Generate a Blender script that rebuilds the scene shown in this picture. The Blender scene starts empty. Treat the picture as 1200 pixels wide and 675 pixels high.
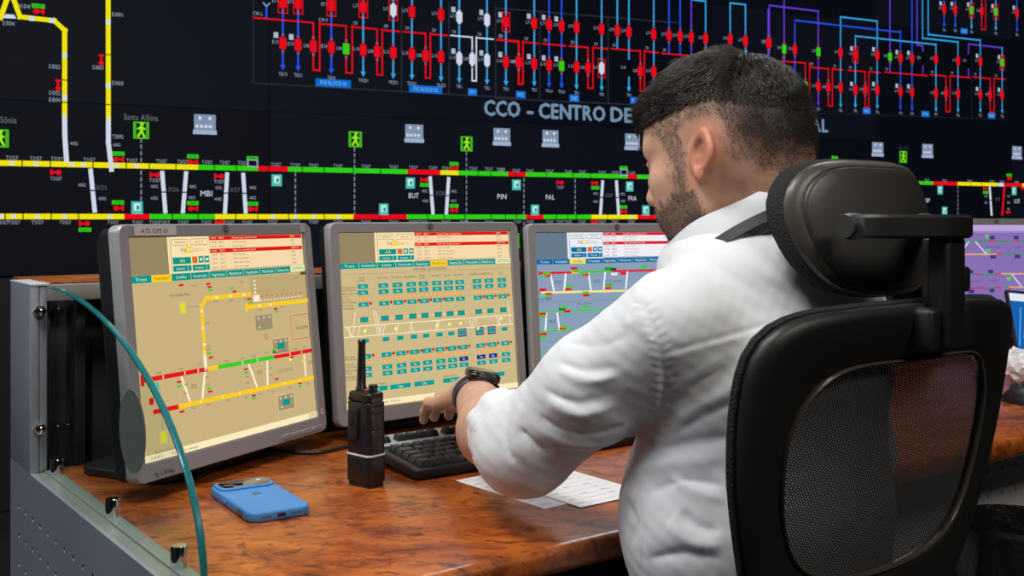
import bpy, bmesh, math, random
import numpy as np
from mathutils import Vector, Matrix

# ---------------------------------------------------------------- camera, world, lights, exposure
scene = bpy.context.scene
COL = scene.collection
CAM_Z, FPX, HOR, CX = 1.12, 1250.0, 256.0, 600.0        # camera height, focal length / horizon row / centre column on a 1200x675 frame
cam_d = bpy.data.cameras.new('camera'); cam = bpy.data.objects.new('camera', cam_d); COL.objects.link(cam)
cam.location = (0, 0, CAM_Z); cam.rotation_euler = (math.pi/2, 0, 0)
cam_d.sensor_width = 36.0; cam_d.lens = FPX/1200*36.0
cam_d.shift_y = -(337.5-HOR)/1200.0
cam_d.clip_start = 0.02
cam_d.dof.use_dof = True; cam_d.dof.focus_distance = 1.42; cam_d.dof.aperture_fstop = 16.0
scene.camera = cam

world = bpy.data.worlds.new('world'); scene.world = world; world.use_nodes = True
world.node_tree.nodes['Background'].inputs[0].default_value = (0.55, 0.62, 0.75, 1)
world.node_tree.nodes['Background'].inputs[1].default_value = 0.05

def area(name, loc, target, sx, sy, power, col=(1, 1, 1)):
    d = bpy.data.lights.new(name, 'AREA'); d.shape = 'RECTANGLE'; d.size = sx; d.size_y = sy; d.energy = power; d.color = col
    o = bpy.data.objects.new(name, d); COL.objects.link(o); o.location = loc
    o.rotation_euler = (Vector(target)-Vector(loc)).to_track_quat('-Z', 'Y').to_euler()
    return o
area('ceiling_lamp_desk', (-0.75, 0.75, 2.9), (-0.1, 1.25, 0.8), 1.2, 0.6, 47, (1.0, 0.97, 0.93))
area('ceiling_lamp_front', (0.55, 3.0, 2.9), (0.35, 1.6, 0.9), 1.6, 0.5, 26, (0.90, 0.95, 1.0))
area('ceiling_lamp_rear', (1.5, -0.7, 2.9), (0.6, 1.1, 0.9), 1.2, 0.6, 36, (1.0, 0.92, 0.82))
area('fill_lamp_left', (-2.6, 0.4, 2.7), (-0.5, 1.4, 0.8), 1.2, 0.6, 24, (0.82, 0.90, 1.0))  # added cool fill from the left, brightens the metal end panel

vs = scene.view_settings
vs.view_transform = 'Standard'; vs.look = 'None'; vs.gamma = 1.0; vs.use_curve_mapping = False
vs.exposure = 0.0
scene.display_settings.display_device = 'sRGB'

# ---------------------------------------------------------------- helpers
def at(x, y, Y):
    return Vector(((x-CX)/FPX*Y, Y, CAM_Z-(y-HOR)/FPX*Y))
def lin(c):
    return tuple((v/12.92 if v <= 0.04045 else ((v+0.055)/1.055)**2.4) for v in c)
def rgb(r, g, b):
    return lin((r/255.0, g/255.0, b/255.0))

class MB:
    """collects simple solids, links them as ONE mesh object"""
    def __init__(s): s.bm = bmesh.new()
    def _add(s, verts, faces, M=None, mi=0, smooth=False):
        vv = [s.bm.verts.new(M @ Vector(v) if M else Vector(v)) for v in verts]
        for f in faces:
            try:
                fc = s.bm.faces.new([vv[i] for i in f]); fc.material_index = mi; fc.smooth = smooth
            except ValueError: pass
        return vv
    def box(s, c, d, M=None, mi=0, bev=0.0, seg=2):
        b = bmesh.new(); bmesh.ops.create_cube(b, size=1.0)
        for v in b.verts: v.co = Vector((v.co.x*d[0]+c[0], v.co.y*d[1]+c[1], v.co.z*d[2]+c[2]))
        if bev > 0: bmesh.ops.bevel(b, geom=list(b.edges), offset=bev, segments=seg, profile=0.5, affect='EDGES')
        s.merge(b, M, mi, bev > 0); return s
    def merge(s, b, M=None, mi=0, smooth=False):
        b.verts.index_update()
        s._add([v.co.copy() for v in b.verts], [[v.index for v in f.verts] for f in b.faces], M, mi, smooth); b.free()
    def tube(s, pts, r, n=8, M=None, mi=0, caps=True, smooth=True):
        pts = [Vector(p) for p in pts]; rr = r if isinstance(r, (list, tuple)) else [r]*len(pts)
        rings = []; prev = None
        for i, p in enumerate(pts):
            t = (pts[min(i+1, len(pts)-1)]-pts[max(i-1, 0)]).normalized()
            if prev is None: a = t.orthogonal().normalized()
            else:
                a = prev-t*prev.dot(t); a = a.normalized() if a.length > 1e-6 else t.orthogonal().normalized()
            prev = a; b = t.cross(a)
            rings.append([p+(a*math.cos(2*math.pi*k/n)+b*math.sin(2*math.pi*k/n))*rr[i] for k in range(n)])
        V = [v for rg in rings for v in rg]; F = []
        for i in range(len(rings)-1):
            for k in range(n):
                k2 = (k+1) % n; F.append((i*n+k, i*n+k2, (i+1)*n+k2, (i+1)*n+k))
        if caps: F.append(tuple(range(n-1, -1, -1))); F.append(tuple((len(rings)-1)*n+k for k in range(n)))
        s._add(V, F, M, mi, smooth); return s
    def prism(s, poly, z0, z1, M=None, mi=0, bev=0.0):
        """polygon in xy extruded along z"""
        b = bmesh.new(); vs_ = [b.verts.new((p[0], p[1], z0)) for p in poly]; f = b.faces.new(vs_)
        r = bmesh.ops.extrude_face_region(b, geom=[f])
        for g in r['geom']:
            if isinstance(g, bmesh.types.BMVert): g.co.z = z1
        bmesh.ops.recalc_face_normals(b, faces=list(b.faces))
        if bev > 0:
            ed = [e for e in b.edges if abs(e.verts[0].co.z-e.verts[1].co.z) < 1e-9]
            bmesh.ops.bevel(b, geom=ed, offset=bev, segments=3, profile=0.5, affect='EDGES')
        s.merge(b, M, mi, bev > 0); return s
    def lathe(s, prof, n=16, M=None, mi=0):
        V = []; F = []
        for r, z in prof:
            for k in range(n): V.append((r*math.cos(2*math.pi*k/n), r*math.sin(2*math.pi*k/n), z))
        for i in range(len(prof)-1):
            for k in range(n):
                k2 = (k+1) % n; F.append((i*n+k, i*n+k2, (i+1)*n+k2, (i+1)*n+k))
        F.append(tuple(range(n-1, -1, -1))); F.append(tuple((len(prof)-1)*n+k for k in range(n)))
        s._add(V, F, M, mi, True); return s
    def grid(s, P, closed_u=False, closed_v=False, M=None, mi=0, smooth=True):
        """P[i][j] points"""
        nu, nv = len(P), len(P[0]); V = [p for row in P for p in row]; F = []
        for i in range(nu if closed_u else nu-1):
            for j in range(nv if closed_v else nv-1):
                i2, j2 = (i+1) % nu, (j+1) % nv
                F.append((i*nv+j, i2*nv+j, i2*nv+j2, i*nv+j2))
        s._add(V, F, M, mi, smooth); return s
    def build(s, name, mat, parent=None, sharp=40):
        me = bpy.data.meshes.new(name)
        bmesh.ops.recalc_face_normals(s.bm, faces=list(s.bm.faces))
        s.bm.to_mesh(me); s.bm.free()
        for m in (mat if isinstance(mat, (list, tuple)) else [mat]): me.materials.append(m)
        try: me.set_sharp_from_angle(angle=math.radians(sharp))
        except Exception: pass
        return link(name, me, parent)

def link(name, me, parent=None):
    o = bpy.data.objects.new(name, me); COL.objects.link(o)
    if parent is not None: o.parent = parent
    return o
def keep(o):
    """child built in world coordinates: undo the parent's own placement"""
    o.matrix_parent_inverse = wm(o.parent).inverted(); return o
def wm(o):
    m = Matrix.LocRotScale(o.location, o.rotation_euler, o.scale)
    if o.parent: m = wm(o.parent) @ o.matrix_parent_inverse @ m
    return m
def tag(o, label=None, cat=None, group=None, kind=None):
    if label: o['label'] = label
    if cat: o['category'] = cat
    if group: o['group'] = group
    if kind: o['kind'] = kind
    return o
def thing(name, loc, rz, label, cat, group=None):
    o = bpy.data.objects.new(name, None); COL.objects.link(o); o.location = loc; o.rotation_euler = (0, 0, rz); o.empty_display_size = 0.05
    return tag(o, label, cat, group)
def copy_tree(o, parent=None):
    c = o.copy(); COL.objects.link(c)
    if parent: c.parent = parent
    for ch in list(o.children): copy_tree(ch, c)
    return c
def rrect(w, h, r, n=5, cx=0, cy=0):
    P = []
    for (sx, sy, a0) in ((1, 1, 0), (-1, 1, 90), (-1, -1, 180), (1, -1, 270)):
        for k in range(n+1):
            a = math.radians(a0+90.0*k/n); P.append((cx+sx*(w/2-r)+r*math.cos(a), cy+sy*(h/2-r)+r*math.sin(a)))
    return P
def smooth_curve(P, n=6, closed=False):
    P = [Vector(p) for p in P]; out = []; N = len(P)
    for i in range(N if closed else N-1):
        if closed: a, b, c, d = P[(i-1) % N], P[i], P[(i+1) % N], P[(i+2) % N]
        else: a, b, c, d = P[max(i-1, 0)], P[i], P[i+1], P[min(i+2, N-1)]
        for k in range(n):
            t = k/n
            out.append(0.5*((2*b)+(c-a)*t+(2*a-5*b+4*c-d)*t*t+(3*b-a-3*c+d)*t**3))
    if not closed: out.append(P[-1])
    return out

# ---------------------------------------------------------------- materials
def mat(name, col, rough=0.5, metal=0.0, spec=0.5, coat=0.0, bump=None, var=None, emit=None, trans=0.0, alpha=1.0):
    """principled; bump=(scale, strength, distance), var=(scale, amount) mottles the colour"""
    m = bpy.data.materials.new(name); m.use_nodes = True; nt = m.node_tree; p = nt.nodes['Principled BSDF']
    p.inputs['Base Color'].default_value = (*col, 1); p.inputs['Roughness'].default_value = rough
    p.inputs['Metallic'].default_value = metal; p.inputs['Specular IOR Level'].default_value = spec
    p.inputs['Coat Weight'].default_value = coat; p.inputs['Transmission Weight'].default_value = trans; p.inputs['Alpha'].default_value = alpha
    if emit: p.inputs['Emission Color'].default_value = (*emit[0], 1); p.inputs['Emission Strength'].default_value = emit[1]
    tc = None
    if bump or var: tc = nt.nodes.new('ShaderNodeTexCoord')
    if bump:
        n = nt.nodes.new('ShaderNodeTexNoise'); n.inputs['Scale'].default_value = bump[0]; n.inputs['Detail'].default_value = 4
        nt.links.new(tc.outputs['Object'], n.inputs['Vector'])
        b = nt.nodes.new('ShaderNodeBump'); b.inputs['Strength'].default_value = bump[1]; b.inputs['Distance'].default_value = bump[2]
        nt.links.new(n.outputs['Fac'], b.inputs['Height']); nt.links.new(b.outputs['Normal'], p.inputs['Normal'])
    if var:
        n = nt.nodes.new('ShaderNodeTexNoise'); n.inputs['Scale'].default_value = var[0]; n.inputs['Detail'].default_value = 5
        nt.links.new(tc.outputs['Object'], n.inputs['Vector'])
        r = nt.nodes.new('ShaderNodeValToRGB'); k = var[1]
        r.color_ramp.elements[0].position = 0.3; r.color_ramp.elements[1].position = 0.7
        r.color_ramp.elements[0].color = (*[c*(1-k) for c in col], 1); r.color_ramp.elements[1].color = (*[min(1, c*(1+k)) for c in col], 1)
        nt.links.new(n.outputs['Fac'], r.inputs['Fac']); nt.links.new(r.outputs['Color'], p.inputs['Base Color'])
    return m
def display_mat(name, strength):
    m = bpy.data.materials.new(name); m.use_nodes = True; nt = m.node_tree; nt.nodes.clear()
    a = nt.nodes.new('ShaderNodeAttribute'); a.attribute_name = 'ink'
    e = nt.nodes.new('ShaderNodeEmission'); e.inputs['Strength'].default_value = strength
    o = nt.nodes.new('ShaderNodeOutputMaterial')
    nt.links.new(a.outputs['Color'], e.inputs['Color']); nt.links.new(e.outputs[0], o.inputs[0])
    return m
def print_mat(name, rough=0.6):
    m = bpy.data.materials.new(name); m.use_nodes = True; nt = m.node_tree; p = nt.nodes['Principled BSDF']
    a = nt.nodes.new('ShaderNodeAttribute'); a.attribute_name = 'ink'; p.inputs['Roughness'].default_value = rough
    nt.links.new(a.outputs['Color'], p.inputs['Base Color']); return m

M = {}
M['black_plastic'] = mat('black_plastic', (0.012, 0.012, 0.013), 0.42, bump=(900, 0.15, 0.0004))
M['matte_black'] = mat('matte_black', (0.006, 0.006, 0.007), 0.6, bump=(500, 0.2, 0.0005))
M['dark_panel'] = mat('dark_panel', (0.055, 0.050, 0.052), 0.55, var=(6, 0.12))
M['ledge_grey'] = mat('ledge_grey', (0.21, 0.21, 0.19), 0.5, var=(8, 0.08))
M['bezel'] = mat('bezel', (0.36, 0.36, 0.375), 0.42, metal=0.25, bump=(1500, 0.08, 0.0003))
M['bezel_edge'] = mat('bezel_edge', (0.45, 0.46, 0.50), 0.35, metal=0.4)
M['metal_grey'] = mat('metal_grey', (0.30, 0.33, 0.38), 0.42, metal=0.35, var=(5, 0.06), bump=(700, 0.06, 0.0003))
M['metal_light'] = mat('metal_light', (0.52, 0.53, 0.56), 0.5, metal=0.2)
M['white_metal'] = mat('white_metal', (0.70, 0.71, 0.74), 0.5)
M['chrome'] = mat('chrome', (0.75, 0.76, 0.78), 0.12, metal=1.0)
M['white_plastic'] = mat('white_plastic', (0.7, 0.71, 0.74), 0.5)
M['floor'] = mat('floor', (0.020, 0.019, 0.020), 0.6, var=(4, 0.2))
M['wall'] = mat('wall', (0.010, 0.011, 0.014), 0.8, var=(3, 0.1))
M['ceiling'] = mat('ceiling', (0.05, 0.05, 0.055), 0.8, var=(3, 0.1))
M['display'] = display_mat('display', 1.0)
M['ink'] = print_mat('ink')

# flat print: quads, polygons, lines and letters laid on one plane, in thin layers, coloured by the point attribute 'ink'
GLYPH = {}
def load_glyphs():
    chars = sorted(set('ABCDEFGHIJKLMNOPQRSTUVWXYZabcdefghijklmnopqrstuvwxyz0123456789-./:ôãÇç'))
    tmp = []
    for ch in chars:
        cu = bpy.data.curves.new('glyph', 'FONT'); cu.body = ch; cu.resolution_u = 2; cu.size = 1.0
        o = bpy.data.objects.new('glyph', cu); COL.objects.link(o); tmp.append((ch, o, cu))
    dg = bpy.context.evaluated_depsgraph_get(); dg.update()
    for ch, o, cu in tmp:
        me = o.evaluated_get(dg).to_mesh()
        V = [(v.co.x, v.co.y) for v in me.vertices]; F = [tuple(p.vertices) for p in me.polygons]
        GLYPH[ch] = (V, F, max([v[0] for v in V]+[0.2])+0.06); o.evaluated_get(dg).to_mesh_clear()
    for ch, o, cu in tmp: bpy.data.objects.remove(o); bpy.data.curves.remove(cu)
load_glyphs()
CAP = max(v[1] for v in GLYPH['H'][0])

class Flat:
    """print on a plane: o origin, r right, u up (unit vectors), n towards the viewer"""
    def __init__(s, o, r, u, step=0.0002):
        s.o, s.r, s.u = Vector(o), Vector(r), Vector(u); s.n = s.r.cross(s.u); s.step = step; s.V = []; s.F = []; s.C = []
    def uv(s, x, y):
        d = Vector(((x-CX)/FPX, 1, -(y-HOR)/FPX)); o = s.o-Vector((0, 0, CAM_Z)); k = o.dot(s.n)/d.dot(s.n); q = d*k-o
        return q.dot(s.r), q.dot(s.u)
    def poly(s, P, col, L=1):
        b = len(s.V)
        for a, c in P: s.V.append(s.o+s.r*a+s.u*c+s.n*(s.step*L))
        s.F.append(tuple(range(b, b+len(P)))); s.C += [col]*len(P)
    def rect(s, a0, c0, a1, c1, col, L=1): s.poly([(a0, c0), (a1, c0), (a1, c1), (a0, c1)], col, L)
    def box(s, a, c, w, h, col, L=1): s.rect(a-w/2, c-h/2, a+w/2, c+h/2, col, L)
    def frame(s, a, c, w, h, t, col, L=1):
        s.rect(a-w/2, c-h/2, a+w/2, c-h/2+t, col, L); s.rect(a-w/2, c+h/2-t, a+w/2, c+h/2, col, L)
        s.rect(a-w/2, c-h/2+t, a-w/2+t, c+h/2-t, col, L); s.rect(a+w/2-t, c-h/2+t, a+w/2, c+h/2-t, col, L)
    def line(s, p, q, w, col, L=1):
        dx, dy = q[0]-p[0], q[1]-p[1]; l = math.hypot(dx, dy) or 1; nx, ny = -dy/l*w/2, dx/l*w/2
        s.poly([(p[0]-nx, p[1]-ny), (q[0]-nx, q[1]-ny), (q[0]+nx, q[1]+ny), (p[0]+nx, p[1]+ny)], col, L)
    def path(s, P, w, col, L=1):
        for p, q in zip(P[:-1], P[1:]):
            dx, dy = q[0]-p[0], q[1]-p[1]; l = math.hypot(dx, dy) or 1; e = w/2/l
            s.line((p[0]-dx*e, p[1]-dy*e), (q[0]+dx*e, q[1]+dy*e), w, col, L)
    def disc(s, a, c, r, col, L=1, n=12): s.poly([(a+r*math.cos(2*math.pi*k/n), c+r*math.sin(2*math.pi*k/n)) for k in range(n)], col, L)
    def text(s, t, a, c, h, col, L=2, width=None, align='c', sp=1.0):
        """cap height h, centred vertically on c; width squeezes the line"""
        k = h/CAP; adv = []; x = 0
        for ch in t:
            w = 0.32 if ch == ' ' else GLYPH.get(ch, GLYPH['x'])[2]; adv.append(x); x += w*sp
        kx = k if width is None else width/max(x, 1e-6); W = x*kx
        x0 = a-(W/2 if align == 'c' else (W if align == 'r' else 0)); y0 = c-h/2
        for ch, ax in zip(t, adv):
            if ch == ' ': continue
            V, F, w = GLYPH.get(ch, GLYPH['x']); b = len(s.V)
            for vx, vy in V: s.V.append(s.o+s.r*(x0+(ax+vx)*kx)+s.u*(y0+vy*k)+s.n*(s.step*L)); s.C.append(col)
            for f in F: s.F.append(tuple(b+i for i in f))
    def build(s, name, m, parent=None):
        me = bpy.data.meshes.new(name); me.from_pydata([tuple(v) for v in s.V], [], s.F)
        at_ = me.attributes.new('ink', 'FLOAT_COLOR', 'POINT'); at_.data.foreach_set('color', np.array([(*c, 1.0) for c in s.C], dtype=np.float32).ravel())
        me.materials.append(m); me.update()
        return link(name, me, parent)
# ---------------------------------------------------------------- the room
WALL_YAW = math.atan(FPX/2400.0); WY0 = 5.06                       # line of the video wall: passes (0, WY0)
wr = Vector((math.cos(WALL_YAW), math.sin(WALL_YAW), 0)); wb = Vector((-wr.y, wr.x, 0)); W0 = Vector((0, WY0, 0))
def room_box(name, u0, u1, v0, v1, z0, z1, m):
    Mx = Matrix.Translation(W0) @ Matrix.Rotation(WALL_YAW, 4, 'Z')
    o = MB().box(((u0+u1)/2, (v0+v1)/2, (z0+z1)/2), (u1-u0, v1-v0, z1-z0), Mx).build(name, m); o['kind'] = 'structure'; return o
RU0, RU1, RV0, RV1, RH = -4.6, 6.4, -8.2, 0.75, 3.1
room_box('floor', RU0, RU1, RV0, RV1, -0.1, 0.0, M['floor'])
room_box('ceiling', RU0, RU1, RV0, RV1, RH, RH+0.1, M['ceiling'])
room_box('wall_back', RU0, RU1, RV1, RV1+0.1, 0.0, RH, M['wall'])
room_box('wall_front', RU0, RU1, RV0-0.1, RV0, 0.0, RH, M['wall'])
room_box('wall_left', RU0-0.1, RU0, RV0, RV1, 0.0, RH, M['wall'])
room_box('wall_right', RU1, RU1+0.1, RV0, RV1, 0.0, RH, M['wall'])

# ---------------------------------------------------------------- the video wall
vw = thing('video_wall', tuple(W0+wb*0.06), WALL_YAW, 'wall of seamed black display panels showing the metro line and power diagrams', 'video wall')
M['screen_dark'] = mat('screen_dark', (0.003, 0.003, 0.004), 0.6, spec=0.12, emit=((0.0022, 0.0030, 0.0058), 1.0))
M['screen_dark2'] = mat('screen_dark2', (0.003, 0.003, 0.004), 0.6, spec=0.12, emit=((0.0034, 0.0047, 0.0088), 1.0))
PW, PH, U_S, Z_S = 1.175, 0.675, -3.51, CAM_Z-0.222
for i in range(7):
    for j in range(3):
        b = MB(); b.box((U_S+PW*(i+.5), 0.0, Z_S+PH*(j+.5)), (PW-0.004, 0.12, PH-0.004), bev=0.0015, seg=1)
        p = b.build('display_panel', M['screen_dark2' if (i+2*j) % 3 == 0 or (i == 2 and j < 2) else 'screen_dark'], vw)
b = MB(); b.box((U_S+PW*3.5, 0.03, Z_S/2), (PW*7, 0.16, Z_S-0.01)); b.box((U_S+PW*3.5, 0.14, Z_S+PH*1.5), (PW*7, 0.14, PH*3))
b.build('support_plinth', M['matte_black'], vw)

D = Flat((0, WY0, CAM_Z), wr, (0, 0, 1), 0.0008)                    # wall print in wall coordinates: metres along the wall, height from the eye line
RED, GRN, YEL, WHT, CYA, BLU, PUR = rgb(232, 12, 28), rgb(48, 205, 22), rgb(238, 226, 18), rgb(205, 215, 232), rgb(52, 160, 225), rgb(38, 78, 225), rgb(98, 58, 205)
GRY, TXT, TEAL, LBL = rgb(40, 44, 52), rgb(150, 160, 182), rgb(70, 190, 180), rgb(12, 105, 205)
def z1(x, y): return (x/3.75, y/3.75)
def z2(x, y): return (290+x/3.75, y/3.75)
def z3(x, y): return (580+x/3.75, y/3.75)
def z4(x, y): return (880+x/3.75, y/3.75)
def z5(x, y): return (x/3.75, 150+y/3.75)
def z6(x, y): return (290+x/3.75, 150+y/3.75)
def z7(x, y): return (580+x/3.75, 150+y/3.75)
def z8(x, y): return (880+x/3.75, 150+y/3.75)
def wu(z, x, y): return D.uv(*z(x, y))
LW = 0.0085
def device(u, v, col, boxed=False):
    D.box(u, v, 0.030, 0.046, col, 3)
    for s in (-1, 1):
        D.box(u, v+s*0.027, 0.016, 0.008, col if col == WHT else rgb(165, 25, 40), 3); D.box(u, v+s*0.037, 0.011, 0.009, rgb(95, 105, 130), 3)
    if boxed: D.frame(u, v, 0.044, 0.096, 0.004, RED, 3)
def column(z, X, col, top=None, low=None, bus=None, arrow=None, y0=0.0, tl='L71', ll='L11', end=None, lab='TR1', tags=False):
    """one feeder: vertical line, breaker above the bus, breaker below it, arrow and caption"""
    u, vt = wu(z, X, y0)
    ve = wu(z, X, arrow if arrow else end)[1]
    D.line((u, vt), (u, ve), LW, col, 2)
    for q, name in ((top, tl), (low, ll)):
        if q:
            u2, v2 = wu(z, X, q[0]); D.box(u, v2, 0.03, 0.085, rgb(6, 8, 12), 2.5) if q[1] is None else device(u, v2, q[1], len(q) > 2)
            D.text(name, u-0.019, v2+0.003, 0.015, TXT, 3, width=0.028, align='r')
            if tags: D.box(u-0.030, v2+0.032, 0.020, 0.024, rgb(170, 185, 205), 3)
    if arrow:
        D.poly([(u-0.012, ve+0.012), (u+0.012, ve+0.012), (u, ve-0.012)], col, 3)
        D.text(lab, u, ve-0.027, 0.015, TXT, 3, width=0.0085*len(lab)+0.003)
def coupler(z, X, X2, y, ybot, ytop, col, line=RED, ytop2=None):
    u, v = wu(z, X, y); u2 = wu(z, X2, y)[0]; vb = wu(z, X, ybot)[1]; vt = wu(z, X, ytop)[1]; vt2 = wu(z, X2, ytop2 or ytop)[1]
    D.path([(u, vt), (u, vb), (u2, vb), (u2, vt2)], LW*0.8, line, 2); device(u, v, col); D.text('L00', u-0.018, v, 0.015, TXT, 3, width=0.026, align='r')
def bus(z, xa, ya, xb, yb, col=RED, name='CW'):
    a, v = wu(z, xa, ya); b_, v2 = wu(z, xb, yb); vm = (v+v2)/2; D.line((a, vm), (b_, vm), LW*0.8, col, 2.5)
    D.text(name, a+0.02, vm+0.018, 0.015, TXT, 3, width=0.0105*len(name)); return vm
R_, G_, W_ = RED, GRN, WHT
for (X, c, t, lo, ar, lab) in ((155, BLU, (10, R_, 1), (190, R_), 298, 'TR11'), (222, BLU, (14, R_, 1), (198, R_), 303, 'TR21'), (368, BLU, (25, R_, 1), (208, R_), 315, 'TR31'),
        (508, CYA, (32, R_, 1), (220, R_), 327, 'TR1D1'), (640, CYA, (45, W_, 1), (232, R_), 336, 'TR2D1'), (722, CYA, (52, R_), (238, R_), 341, 'TR1D2'), (850, CYA, (65, R_), (250, R_), 349, 'TR2D2'),
        (930, CYA, (75, W_), (257, W_), 355, 'TR1'), (1052, CYA, (88, W_), (265, W_), 362, 'TR2'), (1135, CYA, (97, R_, 1), (272, R_), 367, 'TR1')):
    column(z2, X, c, t, lo, arrow=ar, lab=lab, y0=-20, tags=X in (155, 222, 930, 1052, 1135), tl='E71' if c == BLU else 'L71', ll='E11' if c == BLU else 'L11')
for a in ((289, 317, 203, 308, 100, R_), (433, 460, 215, 320, 114, G_), (569, 592, 227, 328, 128, R_), (782, 803, 245, 342, 147, R_), (1190, 1210, 272, 370, 180, R_)): coupler(z2, *a)
coupler(z2, 987, 1005, 260, 355, 163, W_, line=WHT)
for a in ((25, 78, 293, 100, RED, 'CW-L'), (313, 105, 437, 114, RED, 'CW-P'), (455, 119, 572, 128), (590, 132, 670, 139), (683, 141, 784, 147), (801, 150, 880, 156), (890, 157, 989, 163, WHT), (1003, 166, 1083, 173, WHT), (1095, 175, 1192, 180)): bus(z2, *a)
u, v = wu(z2, 83, 78); u2, v2 = wu(z2, 83, 28); D.line((u, v), (u, v2), LW, BLU, 2); D.line((u, v2), (u-.015, v2+.016), .005, TXT, 2); D.line((u, v2), (u+.015, v2+.016), .005, TXT, 2)
for (z, X, Y, w, t) in ((z2, 377, 366, 155, 'PVS BLOCO 01'), (z2, 783, 393, 145, 'PVS BLOCO 02'), (z2, 988, 405, 40, 'SPV'), (z3, 113, 416, 42, 'MSC'), (z3, 348, 432, 42, 'SE'), (z3, 615, 442, 42, 'SC'), (z4, 250, 478, 36, 'FAL'), (z4, 508, 488, 34, 'MAC'), (z4, 766, 501, 34, 'PTA'), (z4, 1057, 509, 32, 'REP'), (z4, 936, 137, 30, 'LUZ')):
    u, v = wu(z, X, Y); ww = abs(wu(z, X+w/2, Y)[0]-wu(z, X-w/2, Y)[0]); D.box(u, v, ww, 0.034, LBL, 2); D.text(t, u, v, 0.018, rgb(120, 190, 240), 3, width=ww*0.75)
for (X, c, t, lo, ar, lab) in ((172, CYA, (103, R_), (280, R_), 370, 'TR2'), (237, BLU, (108, R_), (286, R_), 376, 'TR11'), (292, BLU, (115, R_), (290, G_), 379, 'TR21'), (358, CYA, (120, R_), (295, R_), 384, 'TR1'),
        (468, CYA, (128, R_), (300, W_, 1), 391, 'TR2'), (588, CYA, (140, R_), (300, None), 394, 'TR1'), (697, CYA, (150, R_), (315, R_), 400, 'TR2')):
    column(z3, X, c, t, lo, arrow=ar, lab=lab, y0=-20, tags=X in (172, 237, 292))
for (X, c, t, e, y0) in ((537, CYA, (135, R_), 212, -20), (764, BLU, (155, R_), 236, -20), (813, BLU, (160, R_), 240, -20), (862, PUR, (165, R_), 245, -20), (925, CYA, (170, R_), 250, 3), (1033, CYA, (172, R_), 260, 14), (1100, CYA, (180, R_), 260, 19), (1200, PUR, (188, R_), 260, 40)):
    column(z3, X, c, t, None, end=e, y0=y0)
for a in ((105, 123, 272, 368, 183, R_), (408, 430, 298, 387, 208, R_), (638, 656, 312, 400, 223, R_)): coupler(z3, *a)
for a in ((8, 178, 107, 183), (121, 186, 193, 191), (205, 193, 313, 201), (325, 203, 410, 208), (428, 210, 495, 214), (508, 216, 640, 223), (654, 226, 720, 231), (730, 234, 1000, 258), (1010, 258, 1190, 272)): bus(z3, *a)
for (P, c, z) in (([(862, 0), (925, 4)], CYA, z3), ([(1033, 14), (1100, 20)], CYA, z3), ([(80, 28), (295, 45)], PUR, z4), ([(192, 100), (656, 132)], BLU, z4), ([(393, 78), (554, 90)], CYA, z4), ([(458, 165), (812, 190)], CYA, z4), ([(753, 172), (909, 181)], CYA, z4), ([(778, 158), (1007, 171)], CYA, z4), ([(955, 198), (1103, 206)], PUR, z4), ([(729, 198), (755, 203)], PUR, z4)):
    a, v = wu(z, *P[0]); b_, v2 = wu(z, *P[1]); vm = (v+v2)/2; D.line((a-LW/2, vm), (b_+LW/2, vm), LW, c, 2)
for (X, y1, c) in ((753, 173, CYA), (778, 158, CYA), (729, 199, PUR)):
    u, v = wu(z4, X, -30); D.line((u, v), (u, wu(z4, X, y1)[1]), LW, c, 2)
for (X, c, t, lo, ar, y0, lab) in ((295, PUR, (228, G_), (380, R_), 458, 46, 'TR1'), (393, CYA, (232, R_), (385, R_), 465, 78, 'TR2'), (458, CYA, (240, R_, 1), (395, R_), 467, 166, 'TR1'), (554, CYA, (243, R_), (395, R_), 472, 90, 'TR2'),
        (656, BLU, (255, R_), (402, R_), 476, 132, 'TR1'), (707, BLU, (258, R_), (405, R_), 480, -20, 'TR2'), (812, CYA, (260, R_), (410, R_), 483, 190, 'TR1'), (909, CYA, (268, R_), (412, R_), 487, 181, 'TR2'), (1007, CYA, (270, R_), (415, R_), 488, 171, 'TR1'), (1103, CYA, (275, G_, 1), (418, R_), 492, 206, 'TR2')):
    column(z4, X, c, t, lo, arrow=ar, y0=y0, lab=lab, tags=X in (458, 554, 656, 707, 1007, 1103))
for (X, c, t, e, y0) in ((80, PUR, (188, R_), 240, 28), (145, PUR, (215, G_), 275, -20), (192, BLU, (218, R_), 330, 100), (610, PUR, (250, G_), 320, -20), (755, PUR, (258, None), 326, 202), (955, PUR, (270, None), 336, 198)):
    column(z4, X, c, t, None, end=e, y0=y0, tl='E71')
for a in ((238, 257, 378, 460, 275, G_), (339, 357, 383, 465, 300, R_), (501, 517, 393, 470, 314, R_), (856, 874, 410, 490, 335, R_), (1050, 1068, 415, 492, 344, R_), (1013, 1030, 48, 128, -20, R_)): coupler(z4, *a)
for a in ((130, 270, 240, 276), (255, 297, 341, 301), (355, 304, 405, 307), (425, 310, 503, 314), (515, 316, 570, 319), (585, 321, 775, 329), (785, 330, 858, 334), (872, 336, 965, 339), (975, 340, 1052, 344), (1066, 345, 1118, 348)): bus(z4, *a)
for (X, c, t, ar, lab) in ((848, BLU, (40, R_), 113, 'TR1'), (897, BLU, (42, R_), 116, 'TR2'), (968, CYA, (45, G_, 1), 122, 'TR1'), (1075, CYA, (52, G_, 1), 128, 'TR2'), (1168, BLU, (58, R_), 134, 'TR1')):
    column(z4, X, c, t, None, arrow=ar, y0=-20, lab=lab, tags=True)
def rule(z, P, w=0.006, col=GRY):
    Q = [wu(z, *p) for p in P]; D.path(Q, w, col, 1)
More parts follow.
